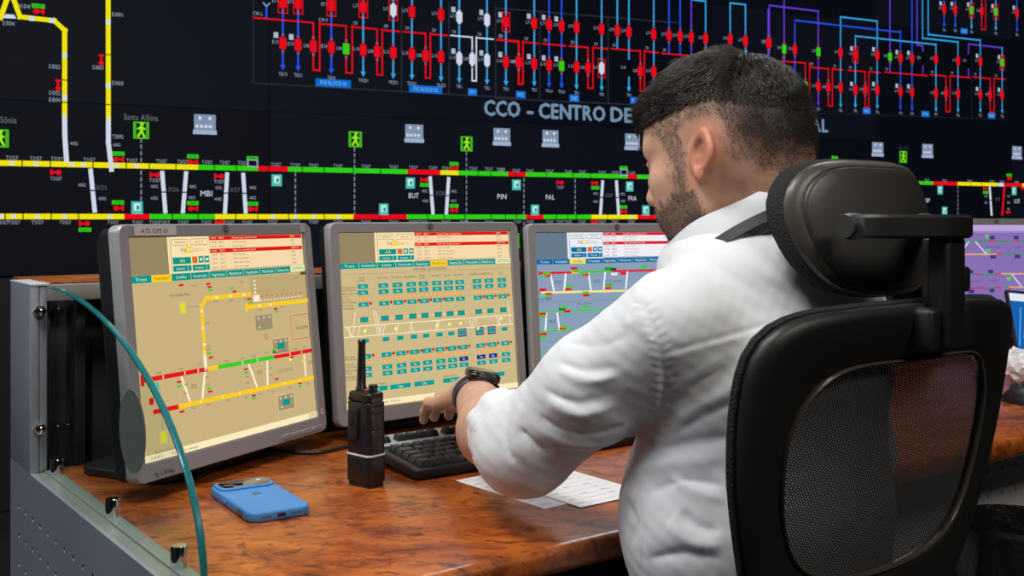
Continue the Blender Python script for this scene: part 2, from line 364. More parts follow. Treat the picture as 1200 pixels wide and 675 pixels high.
rule(z2, [(25, -40), (25, 365), (1200, 432)]); rule(z2, [(677, 30), (677, 398)]); rule(z2, [(885, 10), (885, 413)]); rule(z2, [(1090, 30), (1090, 426)])
rule(z3, [(0, 432), (650, 462)]); rule(z3, [(197, 50), (197, 440)]); rule(z3, [(497, 75), (497, 452)]); rule(z3, [(0, 35), (800, 100)])
rule(z4, [(105, 170), (105, 300)], col=rgb(25, 28, 34)); rule(z4, [(420, 215), (420, 505)], col=rgb(25, 28, 34)); rule(z4, [(970, 250), (970, 520)], col=rgb(25, 28, 34)); rule(z4, [(250, 495), (1130, 525)], col=rgb(25, 28, 34))
# title
a, v = D.uv(566, 128.5); b_, v2 = D.uv(968, 145.5); vt_ = (v+v2)/2
for (t_, x0_, x1_) in (('CCO', 566, 607), ('-', 616, 623), ('CENTRO', 630, 707), ('DE', 713.5, 739), ('CONTROLE', 748, 846), ('OPERACIONAL', 853, 968.5)):
    a, b_ = D.uv(x0_, 130)[0], D.uv(x1_, 130)[0]
    for k, (dx, dy) in enumerate(((0, 0), (.0035, 0), (.007, 0), (.0035, .003), (.0035, -.003))): D.text(t_, a+dx, vt_+dy, 0.069, rgb(112, 140, 165), 2+.2*k, width=b_-a+.01, align='l')
# the two running lines
def track(segs, z_of_y, w=0.0215):
    for (xa, xb, col) in segs:
        a = D.uv(xa, z_of_y(xa))[0]; b_ = D.uv(xb, z_of_y(xb))[0]; v = TRV[z_of_y]
        D.rect(a, v-w/2, b_, v+w/2, col, 2)
up = lambda x: 191+0.0212*x
lo_ = lambda x: 253.2+0.0016*x
TRV = {up: D.uv(300, 197.4)[1], lo_: D.uv(300, 253.9)[1]}
track([(-20, 232, YEL), (232, 302, GRN), (302, 337.5, RED), (337.5, 477, GRN), (477, 516, RED), (516, 537, YEL), (537, 595, GRN), (595, 616, RED), (616, 735, GRN), (735, 747, RED), (747, 800, GRN), (800, 935, YEL), (935, 950, RED), (950, 1093, GRN), (1093, 1122, RED), (1122, 1169, YEL), (1169.5, 1176, WHT), (1177, 1198, RED), (1198, 1230, YEL)], up)
track([(-20, 145.5, YEL), (145.5, 175.5, RED), (175.5, 252, GRN), (252, 414, YEL), (414, 476.7, RED), (476.7, 616, GRN), (616, 637, RED), (637, 693, GRN), (693, 747, YEL), (747, 800, RED), (800, 1000, GRN)], lo_)
for t_, xs in ((up, (14, 42, 84, 98, 137, 160)), (lo_, (1, 16, 44, 76, 129, 320, 346, 367.5, 397, 740))):
    for x in xs: u = D.uv(x, 220)[0]; D.box(u, TRV[t_], 0.015, 0.015, WHT, 3)
for t_, xs in ((up, (26, 59, 109, 148, 175, 206, 251, 277, 315, 354, 380, 414, 446, 560, 575, 604, 640, 671, 692, 1075, 1082, 1137, 1150)), (lo_, (6, 27, 60, 92, 202, 232, 276, 302, 338, 380, 445, 501, 520, 545, 575, 592, 605, 652, 665, 675, 712))):
    for x in xs: u = D.uv(x, 220)[0]; D.box(u, TRV[t_], 0.004, 0.0215, rgb(10, 12, 14), 3)
for (z, P, c) in ((z5, ((397, 178), (417, 372)), WHT), (z5, ((712, 188), (727, 375)), WHT), (z5, ((818, 190), (803, 375)), WHT), (z5, ((998, 195), (988, 377)), WHT), (z5, ((1068, 197), (1080, 377)), WHT), (z6, ((802, 212), (815, 380)), WHT), (z6, ((884, 215), (873, 380)), WHT), (z7, ((473, 230), (463, 382)), WHT), (z7, ((533, 230), (543, 382)), WHT), (z8, ((1048, 252), (1057, 385)), WHT), (z8, ((1114, 252), (1103, 385)), RED)):
    p, q = wu(z, *P[0]), wu(z, *P[1]); D.line(p, q, 0.0165, c, 2); D.line(((p[0]+q[0])/2-.013, (p[1]+q[1])/2), ((p[0]+q[0])/2+.013, (p[1]+q[1])/2), 0.005, rgb(12, 14, 16), 3)
for (z, x, y, t, h, c) in ((z5, 445, 262, 'XO5', .019, rgb(90, 95, 110)), (z5, 762, 270, 'XO6', .019, rgb(90, 95, 110)), (z5, 907, 288, 'MBI', .023, WHT), (z5, 1033, 272, 'XO7', .019, rgb(90, 95, 110)), (z6, 730, 297, 'BUT', .023, WHT), (z6, 846, 287, 'XO8', .019, rgb(90, 95, 110)), (z6, 1117, 301, 'PIN', .023, WHT),
        (z7, 242, 304, 'FAL', .023, WHT), (z7, 603, 309, 'FRA', .023, WHT), (z7, 500, 296, 'XO9', .019, rgb(90, 95, 110)), (z8, 772, 318, 'REP', .023, WHT), (z8, 1168, 321, 'LUZ', .023, WHT), (z8, 1083, 312, 'X12', .019, rgb(90, 95, 110)),
        (z1, 620, 516, 'Santa Albina', .024, rgb(105, 112, 118)), (z1, 5, 526, 'Vila Sônia', .024, rgb(105, 112, 118)), (z8, 670, 87, 'São João', .022, rgb(52, 56, 62)), (z7, 120, 545, 'Pinheiros', .022, rgb(60, 70, 85))):
    u, v = wu(z, x, y); D.text(t, u, v, h, c, 3, width=len(t)*h*(0.76 if t.isupper() else 0.46), sp=1.0)
def sig(z, x, y, col, flip=1):
    u, v = wu(z, x, y); D.disc(u+flip*.012, v, .0105, col, 3, 10); D.box(u, v, .024, .009, col, 3); D.box(u-flip*.014, v, .009, .021, col, 3)
def sigv(z, x, y, col):
    u, v = wu(z, x, y); D.disc(u, v-.014, .010, col, 3, 10); D.box(u, v, .008, .034, col, 3); D.box(u, v+.017, .020, .007, col, 3)
def plate(z, x, y, col=GRN, w=.046): u, v = wu(z, x, y); D.box(u, v, w, .0165, col, 3); D.text('S3102', u, v, .010, rgb(20, 90, 20), 4, width=w*.75)
def cap(z, x, y, t='T3127', h=.0135, w=None): u, v = wu(z, x, y); D.text(t, u, v, h, TXT, 3, width=w or .0086*len(t))
for (z, x, y) in ((z5, 520, 113), (z5, 847, 125), (z5, 1108, 133), (z5, 518, 327), (z5, 847, 330), (z5, 1110, 333), (z5, 373, 447), (z6, 22, 133), (z6, 22, 333), (z6, 907, 158), (z6, 778, 250), (z6, 907, 342), (z7, 440, 263), (z7, 564, 175), (z7, 563, 347), (z8, 367, 130), (z8, 1030, 283), (z8, 1134, 207), (z1, 168, 27)): plate(z, x, y)
for (z, x, y, f) in ((z5, 523, 138, -1), (z5, 850, 150, -1), (z5, 243, 195, 1), (z5, 678, 206, 1), (z5, 960, 212, 1), (z5, 523, 352, -1), (z5, 850, 354, -1), (z5, 1113, 356, -1), (z5, 368, 420, 1), (z5, 963, 414, 1), (z6, 910, 178, -1), (z6, 775, 228, 1), (z6, 908, 362, -1), (z7, 284, 240, 1), (z7, 437, 242, 1), (z7, 435, 412, 1), (z7, 565, 367, -1), (z8, 370, 148, -1), (z8, 1028, 265, 1), (z8, 1136, 223, -1), (z8, 1130, 370, -1), (z8, 1195, 265, 1), (z1, 173, 51, -1)): sig(z, x, y, RED, f)
sigv(z1, 445, 262, RED); sigv(z1, 255, 373, RED)
for (z, x, y) in [(z5, x, 130+.022*x) for x in (53, 158, 250, 393, 580, 710, 803, 910, 988, 1067)] + [(z6, x, 158+.021*x) for x in (125, 210, 290, 398, 520, 643, 728, 815, 872, 992, 1060, 1113)] + [(z7, x, 185+.021*x) for x in (25, 93, 153, 240, 322, 382, 470, 527, 600)] + [(z8, x, 213+.021*x) for x in (170, 225, 262, 327, 700, 772, 850, 960, 1058, 1102, 1166)] + \
        [(z5, x, 415) for x in (10, 62, 165, 287, 497, 605, 680, 722, 805, 907, 1007, 1086)] + [(z6, x, 413) for x in (110, 210, 290, 398, 520, 643, 728, 770, 872, 950, 1060)] + [(z7, x, 412) for x in (98, 153, 240, 285, 322, 382, 470, 527, 600)] + [(z5, 247, 222), (z5, 680, 230), (z5, 963, 236), (z7, 286, 261)]: cap(z, x, y)
for (z, x, y) in ((z5, 325, 68), (z5, 513, 74), (z5, 360, 250), (z5, 450, 310), (z5, 678, 257), (z5, 678, 308), (z5, 847, 258), (z5, 843, 306), (z5, 960, 263), (z5, 958, 312), (z5, 1111, 262), (z5, 1111, 307), (z6, 778, 277), (z6, 782, 320), (z6, 907, 278), (z6, 905, 320), (z7, 442, 288), (z7, 442, 323), (z7, 560, 290), (z7, 562, 321), (z8, 1032, 300), (z8, 1032, 328), (z8, 1131, 300), (z8, 1131, 328), (z8, 1131, 355)): cap(z, x, y, '4002', .0125, .029)
for (x, y, t) in ((107, 28, 'X04'), (38, 103, 'E1004'), (515, 64, 'E1001'), (240, 293, 'E1002'), (430, 297, 'S1001'), (517, 366, 'E1003'), (240, 409, 'S1002'), (240, 439, 'E1004'), (518, 601, 'T3095')): cap(z1, x, y, t, .016, .042)
for (z, x, ya, yb) in ((z5, 620, 45, 372), (z6, 210, 195, 380), (z6, 470, 85, 385), (z6, 962, 105, 440), (z7, 127, 220, 440), (z7, 352, 225, 385), (z8, 909, 255, 385), (z8, 668, 175, 190)):
    u, va = wu(z, x, ya); vb = wu(z, x, yb)[1]; y = va
    while y > vb: D.rect(u-.0030, max(y-.017, vb), u+.0030, y, rgb(120, 130, 150), 1.5); y -= .026
def exit_icon(z, x, y):
    u, v = wu(z, x, y); c = rgb(75, 205, 30)
    D.frame(u, v, .060, .068, .005, c, 3); D.box(u-.021, v, .004, .054, c, 3); D.box(u+.021, v, .004, .054, c, 3)
    k = rgb(150, 230, 40); D.disc(u+.003, v+.026, .008, k, 3, 8); D.line((u, v+.018), (u+.002, v-.006), .013, k, 3); D.line((u+.002, v-.004), (u+.014, v-.028), .009, k, 3); D.line((u, v-.004), (u-.013, v-.026), .009, k, 3)
    D.line((u, v+.014), (u+.016, v+.004), .007, k, 3); D.line((u, v+.014), (u-.015, v+.004), .007, k, 3)
for (z, x, y) in ((z1, 620, 573), (z1, 0, 608), (z6, 473, 50), (z6, 962, 70), (z7, 120, 495), (z8, 668, 127)): exit_icon(z, x, y)
def rack_icon(z, x, y, c=rgb(128, 146, 172)):
    u, v = wu(z, x, y); D.box(u, v+.006, .088, .066, c, 3); D.box(u, v-.034, .096, .018, rgb(160, 175, 200), 3)
    for dx in (-.02, .02): D.box(u+dx, v+.024, .010, .012, rgb(220, 230, 240), 4)
    for dx in (-.032, -.014, .004, .022): D.box(u+dx, v-.010, .012, .012, rgb(205, 215, 230), 4)
for a in ((z1, 900, 545), (z2, 732, 585), (z2, 1117, 600), (z3, 243, 608), (z3, 603, 622), (z4, 556, 655), (z4, 775, 662), (z4, 1168, 670)): rack_icon(*a)
def teal_icon(z, x, y):
    u, v = wu(z, x, y); D.box(u, v, .044, .050, TEAL, 3); D.box(u, v+.003, .024, .030, rgb(200, 235, 225), 4); D.box(u+.003, v, .010, .016, rgb(40, 120, 110), 5)
for a in ((z5, 602, 350), (z6, 128, 230), (z6, 598, 357), (z6, 715, 242), (z6, 1182, 250), (z7, 93, 250), (z7, 175, 360), (z7, 591, 257), (z7, 662, 362), (z8, 830, 273), (z8, 850, 365), (z8, 1155, 277)): teal_icon(*a)
for a in ((z5, 1110, 155), (z6, 22, 155), (z7, 566, 195)): u, v = wu(*a); D.frame(u, v, .046, .034, .006, TXT, 3)
# branch line at the upper left
TW = .0180
def thick(z, P, col, w=TW): D.path([wu(z, *p) for p in P], w, col, 2)
thick(z1, [(50, -30), (88, 74), (238, 91), (284, 133), (284, 510)], YEL); thick(z1, [(40, -30), (2, 78)], YEL); D.poly([wu(z1, 25, 62), wu(z1, 62, 65), wu(z1, 72, 82), wu(z1, 10, 80)], WHT, 3)
thick(z1, [(284, 510), (285, 600), (292, 705)], WHT); thick(z1, [(475, -30), (476, 518)], YEL); thick(z1, [(476, 518), (476, 625), (490, 745)], WHT)
for p in ((140, 82), (228, 91), (284, 243), (284, 428), (475, 97), (475, 377)): u, v = wu(z1, *p); D.box(u, v, .0185, .0185, WHT, 3)
for p in ((284, 352), (284, 450), (475, 240), (475, 460)): u, v = wu(z1, *p); D.box(u, v, .0185, .004, rgb(10, 10, 10), 3)
wp = D.build('diagram_print', M['display'], vw); keep(wp); wp['kind'] = 'stuff'
# ---------------------------------------------------------------- the console desk
CYAW = math.radians(36.7); cr = Vector((math.cos(CYAW), math.sin(CYAW), 0)); cb = Vector((-cr.y, cr.x, 0)); DZ = 0.745
CM = Matrix.Rotation(CYAW, 4, 'Z')
def cuv(u, v, z=0.0): return cr*u+cb*v+Vector((0, 0, z))

def burl():
    m = bpy.data.materials.new('burl_laminate'); m.use_nodes = True; nt = m.node_tree; L = nt.links.new; p = nt.nodes['Principled BSDF']
    tc = nt.nodes.new('ShaderNodeTexCoord'); mp = nt.nodes.new('ShaderNodeMapping'); mp.inputs['Scale'].default_value = (0.85, 1.45, 1)
    L(tc.outputs['Object'], mp.inputs['Vector'])
    def noise(sc, det, dist, rough=0.6):
        n = nt.nodes.new('ShaderNodeTexNoise'); n.inputs['Scale'].default_value = sc; n.inputs['Detail'].default_value = det; n.inputs['Distortion'].default_value = dist; n.inputs['Roughness'].default_value = rough
        L(mp.outputs['Vector'], n.inputs['Vector']); return n
    def ramp(src, stops):
        r = nt.nodes.new('ShaderNodeValToRGB'); e = r.color_ramp.elements
        while len(e) < len(stops): e.new(0.5)
        for k, (pos, c) in zip(e, stops): k.position = pos; k.color = (*c, 1)
        L(src, r.inputs['Fac']); return r
    base = ramp(noise(9, 8, 1.3).outputs['Fac'], ((0.28, (0.135, 0.026, 0.006)), (0.44, (0.31, 0.068, 0.010)), (0.58, (0.43, 0.108, 0.014)), (0.75, (0.56, 0.170, 0.025))))
    fine = ramp(noise(34, 6, 1.6).outputs['Fac'], ((0.36, (0.40, 0.34, 0.32)), (0.50, (1, 1, 1)), (1.0, (1.12, 1.1, 1.0))))
    n3 = noise(21, 3, 2.0); blot = ramp(n3.outputs['Fac'], ((0.30, (0.16, 0.12, 0.14)), (0.385, (0.60, 0.50, 0.48)), (0.45, (1, 1, 1))))
    m1 = nt.nodes.new('ShaderNodeMix'); m1.data_type = 'RGBA'; m1.blend_type = 'MULTIPLY'; m1.inputs[0].default_value = 0.75
    m2 = nt.nodes.new('ShaderNodeMix'); m2.data_type = 'RGBA'; m2.blend_type = 'MULTIPLY'; m2.inputs[0].default_value = 0.85
    L(base.outputs['Color'], m1.inputs[6]); L(fine.outputs['Color'], m1.inputs[7]); L(m1.outputs[2], m2.inputs[6]); L(blot.outputs['Color'], m2.inputs[7]); L(m2.outputs[2], p.inputs['Base Color'])
    p.inputs['Roughness'].default_value = 0.34; p.inputs['Coat Weight'].default_value = 0.35; p.inputs['Coat Roughness'].default_value = 0.16
    return m
M['burl'] = burl()
desk = thing('desk', tuple(cuv(2.6, 1.3)), CYAW, 'long console desk with a glossy orange-brown burl wood top', 'desk')
def dl(u0, u1, v0, v1, z0, z1, name, m, bev=0.0, lab=None, par=desk):
    o = MB().box(((u0+u1)/2, (v0+v1)/2, (z0+z1)/2), (u1-u0, v1-v0, z1-z0), CM, bev=bev, seg=3).build(name, m, par); keep(o)
    if lab: o['label'] = lab
    return o
DU0, DU1, DV0, DV1 = 0.392, 5.2, 0.945, 1.705
dl(DU0, DU1, DV0, DV1, DZ-0.034, DZ, 'worktop', M['burl'], 0.011)
# the perforated modesty panels under the worktop: real holes
def perforated(name, W, H, cell, hole, thick, m, Mx, par, margin=0.03):
    b = MB(); nx, nz = int((W-2*margin)/cell), int((H-2*margin)/cell); ox, oz = (W-nx*cell)/2, (H-nz*cell)/2; n = 8
    def q(V, F): b._add(V, F, Mx)
    for s, y in ((0, 0.0), (1, thick)):
        for (a0, a1, c0, c1) in ((0, W, 0, oz), (0, W, H-oz, H), (0, ox, oz, H-oz), (W-ox, W, oz, H-oz)): q([(a0, y, c0), (a1, y, c0), (a1, y, c1), (a0, y, c1)], [(0, 1, 2, 3)])
    for i in range(nx):
        for j in range(nz):
            cx, cz = ox+(i+.5)*cell, oz+(j+.5)*cell; h = cell/2
            sq = []; ci = []
            for k in range(n):
                a = 2*math.pi*k/n+math.pi/8; dx, dz = math.cos(a), math.sin(a); t = h/max(abs(dx), abs(dz)); sq.append((cx+dx*t, cz+dz*t)); ci.append((cx+hole*dx, cz+hole*dz))
            V = [(x, y, z) for y in (0.0, thick) for ring in (sq, ci) for (x, z) in ring]; F = []
            for k in range(n):
                k2 = (k+1) % n
                F += [(k, k2, n+k2, n+k), (2*n+k, 3*n+k, 3*n+k2, 2*n+k2), (n+k, n+k2, 3*n+k2, 3*n+k)]
            # corners of the square cell
            for (sx, sz, k) in ((1, 1, 0), (-1, 1, 2), (-1, -1, 4), (1, -1, 6)):
                for y in (0.0, thick):
                    q([(sq[k][0], y, sq[k][1]), (cx+sx*h, y, cz+sz*h), (sq[(k+1) % n][0], y, sq[(k+1) % n][1])], [(0, 1, 2)])
            q(V, F)
    for (a, c, e, g) in ((0, 0, W, 0), (0, H, W, H), (0, 0, 0, H), (W, 0, W, H)): q([(a, 0, c), (e, 0, g), (e, thick, g), (a, thick, c)], [(0, 1, 2, 3)])
    o = b.build(name, m, par); return keep(o) if par else o
for (u0, u1, v_) in ((0.42, 1.50, 1.62), (1.52, 2.74, 1.12), (2.76, 3.98, 1.12), (4.0, 5.18, 1.12)):
    perforated('modesty_panel', u1-u0, 0.62, 0.052, 0.0050, 0.006, M['white_metal'], CM @ Matrix.Translation((u0, v_, 0.08)), desk)
for u in (1.51, 2.75, 3.99, 5.16): dl(u-0.008, u+0.008, 1.10, 1.69, 0.0, DZ-0.034, 'support_leg', M['matte_black'])

M['glass_sill'] = mat('glass_sill', (0.17, 0.21, 0.18), 0.3)
# ---- end panel at the left: low perforated sheet with a short upright behind
ep = thing('end_panel', tuple(cuv(0.377, 1.35)), CYAW, 'grey perforated metal end panel with a tall upright, left of the desk', 'panel')
PU0, PU1, PVF, PVP = 0.364, 0.388, 0.80, 1.660
perforated('side_sheet', 1.786-PVF, 0.689, 0.0435, 0.0042, 0.005, M['metal_grey'], CM @ Matrix.Translation((PU0+0.005, PVF, 0.06)) @ Matrix.Rotation(math.pi/2, 4, 'Z'), ep)
dl(PU0+0.005, PU1+0.003, PVF, PVP, DZ-0.030, DZ+0.0038, 'top_channel', M['glass_sill'], par=ep)
dl(PU0+0.005, PU0+0.008, PVF+0.02, PVP, 0.06, DZ-0.03, 'backing_sheet', M['matte_black'], par=ep)
dl(PU1-0.006, PU1, PVF, 1.786, 0.06, DZ-0.03, 'inner_sheet', M['metal_grey'], par=ep)
dl(PU0, PU0+0.013, PVP, 1.786, DZ+0.0035, 1.021, 'upright', M['metal_grey'], 0.0015, par=ep)
dl(PU0+0.0135, PU0+0.0245, PVP+0.002, 1.786, DZ+0.0035, 1.021, 'upright_rail', M['metal_grey'], 0.0015, par=ep)
dl(PU0+0.0, PU0+0.028, PVP-0.001, 1.79, 1.021, 1.025, 'cap_plate', M['metal_light'], 0.001, par=ep)
dl(PU0+0.004, PU1, PVF, 1.786, 0.0, 0.06, 'foot_rail', M['matte_black'], par=ep)
for z in (0.985, 0.813):
    b = MB(); Mx = Matrix.Translation(cuv(PU0+0.0135, PVP, z)) @ CM @ Matrix.Rotation(math.pi/2, 4, 'X')
    b.lathe([(0.009, 0.0), (0.0095, 0.004), (0.0085, 0.006)], 6, Mx); b.lathe([(0.006, 0.006), (0.006, 0.011), (0.003, 0.013)], 12, Mx)
    keep(b.build('bolt', M['chrome'], ep))
# ---- ledge behind the desk
lg = thing('raised_ledge', tuple(cuv(1.5, 1.8)), CYAW, 'raised grey ledge with wood top and dark recessed panels behind the monitors', 'ledge')
dl(0.390, 2.70, 1.715, 1.900, 0.994, 1.020, 'shelf_board', M['ledge_grey'], 0.002, par=lg)
dl(0.390, 2.70, 1.718, 1.900, 1.0202, 1.024, 'wood_top', M['burl'], 0.001, par=lg)
dl(0.390, 2.70, 1.80, 1.84, 0.0, 0.994, 'back_panel', M['dark_panel'], par=lg)
for i, u in enumerate([0.402, 0.4545, 0.60, 0.80, 1.0, 1.3, 1.6, 1.9, 2.4]):
    dl(u, u+0.016, 1.765, 1.80, DZ-0.02, 0.994, 'rib_panel', M['dark_panel'], 0.002, par=lg)
for i, u in enumerate([0.485, 0.64, 0.84, 1.06, 1.36, 1.66]):
    dl(u, u+0.105 if i < 3 else u+0.2, 1.782, 1.80, DZ-0.02, 0.925, 'hatch_panel', M['dark_panel'], 0.004, par=lg)
# ---- glass partition: a quarter of an ellipse standing on the end panel
def clear_glass():
    m = bpy.data.materials.new('glass'); m.use_nodes = True; nt = m.node_tree; nt.nodes.clear(); L = nt.links.new
    t = nt.nodes.new('ShaderNodeBsdfTransparent'); t.inputs[0].default_value = (0.93, 0.965, 0.955, 1); g = nt.nodes.new('ShaderNodeBsdfGlossy'); g.inputs['Roughness'].default_value = 0.02
    x = nt.nodes.new('ShaderNodeMixShader'); o = nt.nodes.new('ShaderNodeOutputMaterial')
    x.inputs[0].default_value = 0.045; L(t.outputs[0], x.inputs[1]); L(g.outputs[0], x.inputs[2]); L(x.outputs[0], o.inputs[0]); return m
M['glass'] = clear_glass()
M['glass_edge'] = mat('glass_edge', (0.015, 0.155, 0.165), 0.18, coat=0.5, emit=((0.0, 0.0, 0.0), 0.0))
gp = thing('glass_partition', tuple(cuv(0.402, 1.35, DZ)), CYAW, 'curved clear glass partition with green edge standing on the end panel', 'partition')
GU0, GU1, GVB, GA, GZ0, GB = 0.3895, 0.3965, PVP-0.003, 0.612, DZ+0.006, 0.268
arc = [(GVB-GA*math.sin(t), GZ0+GB*math.cos(t)) for t in [math.pi/2*k/28 for k in range(29)]]
b = MB(); poly = [(GVB, GZ0)]+arc
for s, u in ((0, GU0), (1, GU1)): b._add([cuv(u, v, z) for v, z in poly], [tuple(range(len(poly)))])
keep(b.build('pane', M['glass'], gp))
b = MB(); R_in, sec = 0.0025, []
P = []
for i, (v, z) in enumerate(arc):
    t0 = arc[max(i-1, 0)]; t1 = arc[min(i+1, len(arc)-1)]; nx, nz = (t1[1]-t0[1]), -(t1[0]-t0[0]); l = math.hypot(nx, nz); nx, nz = -nx/l, -nz/l
    c = Vector((v, z)); o_ = Vector((nx, nz))
    if o_.dot(c-Vector((GVB, GZ0))) < 0: o_ = -o_
    row = []
    for (du, dn) in ((-1, -1), (-1, .3), (-.6, 1), (.6, 1), (1, .3), (1, -1)):
        q = c+o_*dn*0.0018; row.append(cuv((GU0+GU1)/2+du*(GU1-GU0)*0.52, q.x, q.y))
    P.append(row)
b.grid(P); e = b.build('green_edge', M['glass_edge'], gp); keep(e); e['label'] = 'polished green edge of the glass'
b = MB(); b.box((0.3925, (PVF+GVB)/2, DZ+0.0050), (0.017, GVB-PVF, 0.0024), CM); keep(b.build('seal_strip', M['glass_sill'], gp))
for v in (1.625, 1.355, 1.118):
    b = MB(); Mx = Matrix.Translation(cuv(0.393, v, DZ+0.0035))
    b.lathe([(0.0085, 0), (0.0090, 0.002), (0.0090, 0.023), (0.0080, 0.025)], 18, Mx)
    keep(b.build('clamp', M['chrome'], gp))
b = MB(); b.lathe([(0.0495, 0), (0.0495, 0.0012)], 40, Matrix.Translation(cuv(GU1+0.0003, 1.292, 0.866)) @ CM @ Matrix.Rotation(math.pi/2, 4, 'Y'))
d_ = b.build('round_sticker', mat('sticker_grey', (0.175, 0.170, 0.160), 0.55), gp); keep(d_); d_['label'] = 'round plain grey sticker on the glass'

# ---------------------------------------------------------------- monitors
SW, SH = 0.3763, 0.301
TEA, TEAD, CREAM, BEI, ORA, YLW = rgb(0, 158, 148), rgb(0, 120, 125), rgb(250, 226, 178), rgb(200, 178, 128), rgb(235, 110, 40), rgb(248, 205, 30)
PALW = dict(bg=rgb(201, 178, 128), grey=rgb(150, 134, 98), panel=rgb(250, 226, 176), row=rgb(248, 218, 172), red=rgb(222, 25, 20), tab=rgb(0, 150, 138), txt=rgb(235, 235, 205), dark=rgb(95, 75, 50), yel=rgb(250, 205, 25), line=rgb(252, 232, 190), bar=rgb(253, 236, 190))
PALM = dict(PALW); PALM.update(bg=rgb(206, 186, 136), tab=rgb(0, 152, 148))
PALC = dict(bg=rgb(138, 158, 184), grey=rgb(104, 122, 142), panel=rgb(232, 238, 246), row=rgb(240, 240, 245), red=rgb(214, 22, 45), tab=rgb(0, 108, 158), txt=rgb(225, 240, 250), dark=rgb(50, 60, 80), yel=rgb(242, 226, 90), line=rgb(245, 248, 255), bar=rgb(230, 236, 245))
def monitor(loc, yaw, tilt, label, zc):
    t = thing('monitor', (loc[0], loc[1], DZ), yaw, label, 'monitor', 'monitors along the desk')
    Mt = Matrix.Translation((0, 0, zc)) @ Matrix.Rotation(-tilt, 4, 'X')           # local x right, -y to the viewer, z up the screen
    OW, zt, zb = SW/2+0.0195, SH/2+0.018, -SH/2-0.0255
    # bezel: ring with a rounded outer outline, raised front and sloping inner lip
    out = rrect(2*OW, zt-zb, 0.012, 4, 0, (zt+zb)/2); n = len(out)
    def inner(p): return (max(-SW/2-0.001, min(SW/2+0.001, p[0])), max(-SH/2-0.001, min(SH/2+0.001, p[1])))
    P = []
    for (x, z) in out:
        ix, iz = inner((x, z)); k = 0.0035/max(OW, 0.1)
        sx, sz = x*(1-0.008), (z-(zt+zb)/2)*(1-0.010)+(zt+zb)/2
        P.append([(x, 0.012, z), (x, -0.002, z), (sx, -0.006, sz), (ix, -0.005, iz), (ix, 0.0015, iz)])
    b = MB(); b.grid(P, closed_u=True, M=Mt, smooth=False)
    bz = b.build('bezel', M['bezel'], t)
    # housing behind
    b = MB(); Q = []
    for (d, s) in ((0.0, 0.995), (0.022, 0.985), (0.040, 0.93), (0.052, 0.80)):
        Q.append([(x*s, 0.010+d, (z-(zt+zb)/2)*s+(zt+zb)/2) for x, z in out])
    b.grid(Q, closed_v=True, M=Mt); b._add(Q[-1], [tuple(range(n))], Mt); b.box((0, 0.072, 0.0), (0.16, 0.03, 0.14), Mt, bev=0.006)
    b.build('housing', M['matte_black'], t)
    b = MB(); b.box((0, 0.0012, 0), (SW+0.004, 0.002, SH+0.004), Mt); b.build('screen_glass', M['matte_black'], t)
    b = MB(); b.box((0, 0.105, zc*0.55), (0.075, 0.035, zc*1.05), bev=0.006); b.build('stand_neck', M['black_plastic'], t)
    b = MB(); b.prism(rrect(0.24, 0.17, 0.03, 5, 0, 0.105), 0.0, 0.014, bev=0.004); b.build('stand_foot', M['black_plastic'], t)
    # maker's ring on the top bezel, buttons below
    F = Flat(Mt @ Vector((0, -0.0062, 0)), (1, 0, 0), (Mt.to_3x3() @ Vector((0, 0, 1))))
    c = rgb(40, 40, 44); zz = SH/2+0.010
    for k in range(20):
        a0, a1 = 2*math.pi*k/20, 2*math.pi*(k+1)/20; F.line((0.0052*math.cos(a0), zz+0.0052*math.sin(a0)), (0.0052*math.cos(a1), zz+0.0052*math.sin(a1)), 0.0016, c, 2)
    F.line((-.0020, zz-.003), (-.0005, zz+.004), .0011, c, 2); F.line((.0000, zz-.0035), (.0012, zz+.002), .0011, c, 2)
    F.text('hp L1950g', -SW/2+0.012, zb+0.009, 0.0052, rgb(50, 50, 54), 2, width=0.036, align='l')
    F.box(OW-0.012, -SH/2+0.008, 0.005, 0.009, rgb(235, 225, 225), 2); F.disc(OW-0.012, -SH/2+0.0095, 0.0016, rgb(200, 30, 40), 3, 8)
    mk = F.build('maker_print', M['ink'], t); mk['kind'] = 'stuff'
    for k in range(4):
        b = MB(); b.box((OW-0.105+0.026*k, -0.0062, zb+0.009), (0.024, 0.0022, 0.007), Mt, bev=0.0008, seg=1); b.build('button', M['bezel'], t)
    S = Flat(Mt @ Vector((-SW/2, -0.0012, SH/2)), (1, 0, 0), -(Mt.to_3x3() @ Vector((0, 0, 1))) * -1, 0.00015)
    W4 = wm(t)
    return t, Mt, S, W4
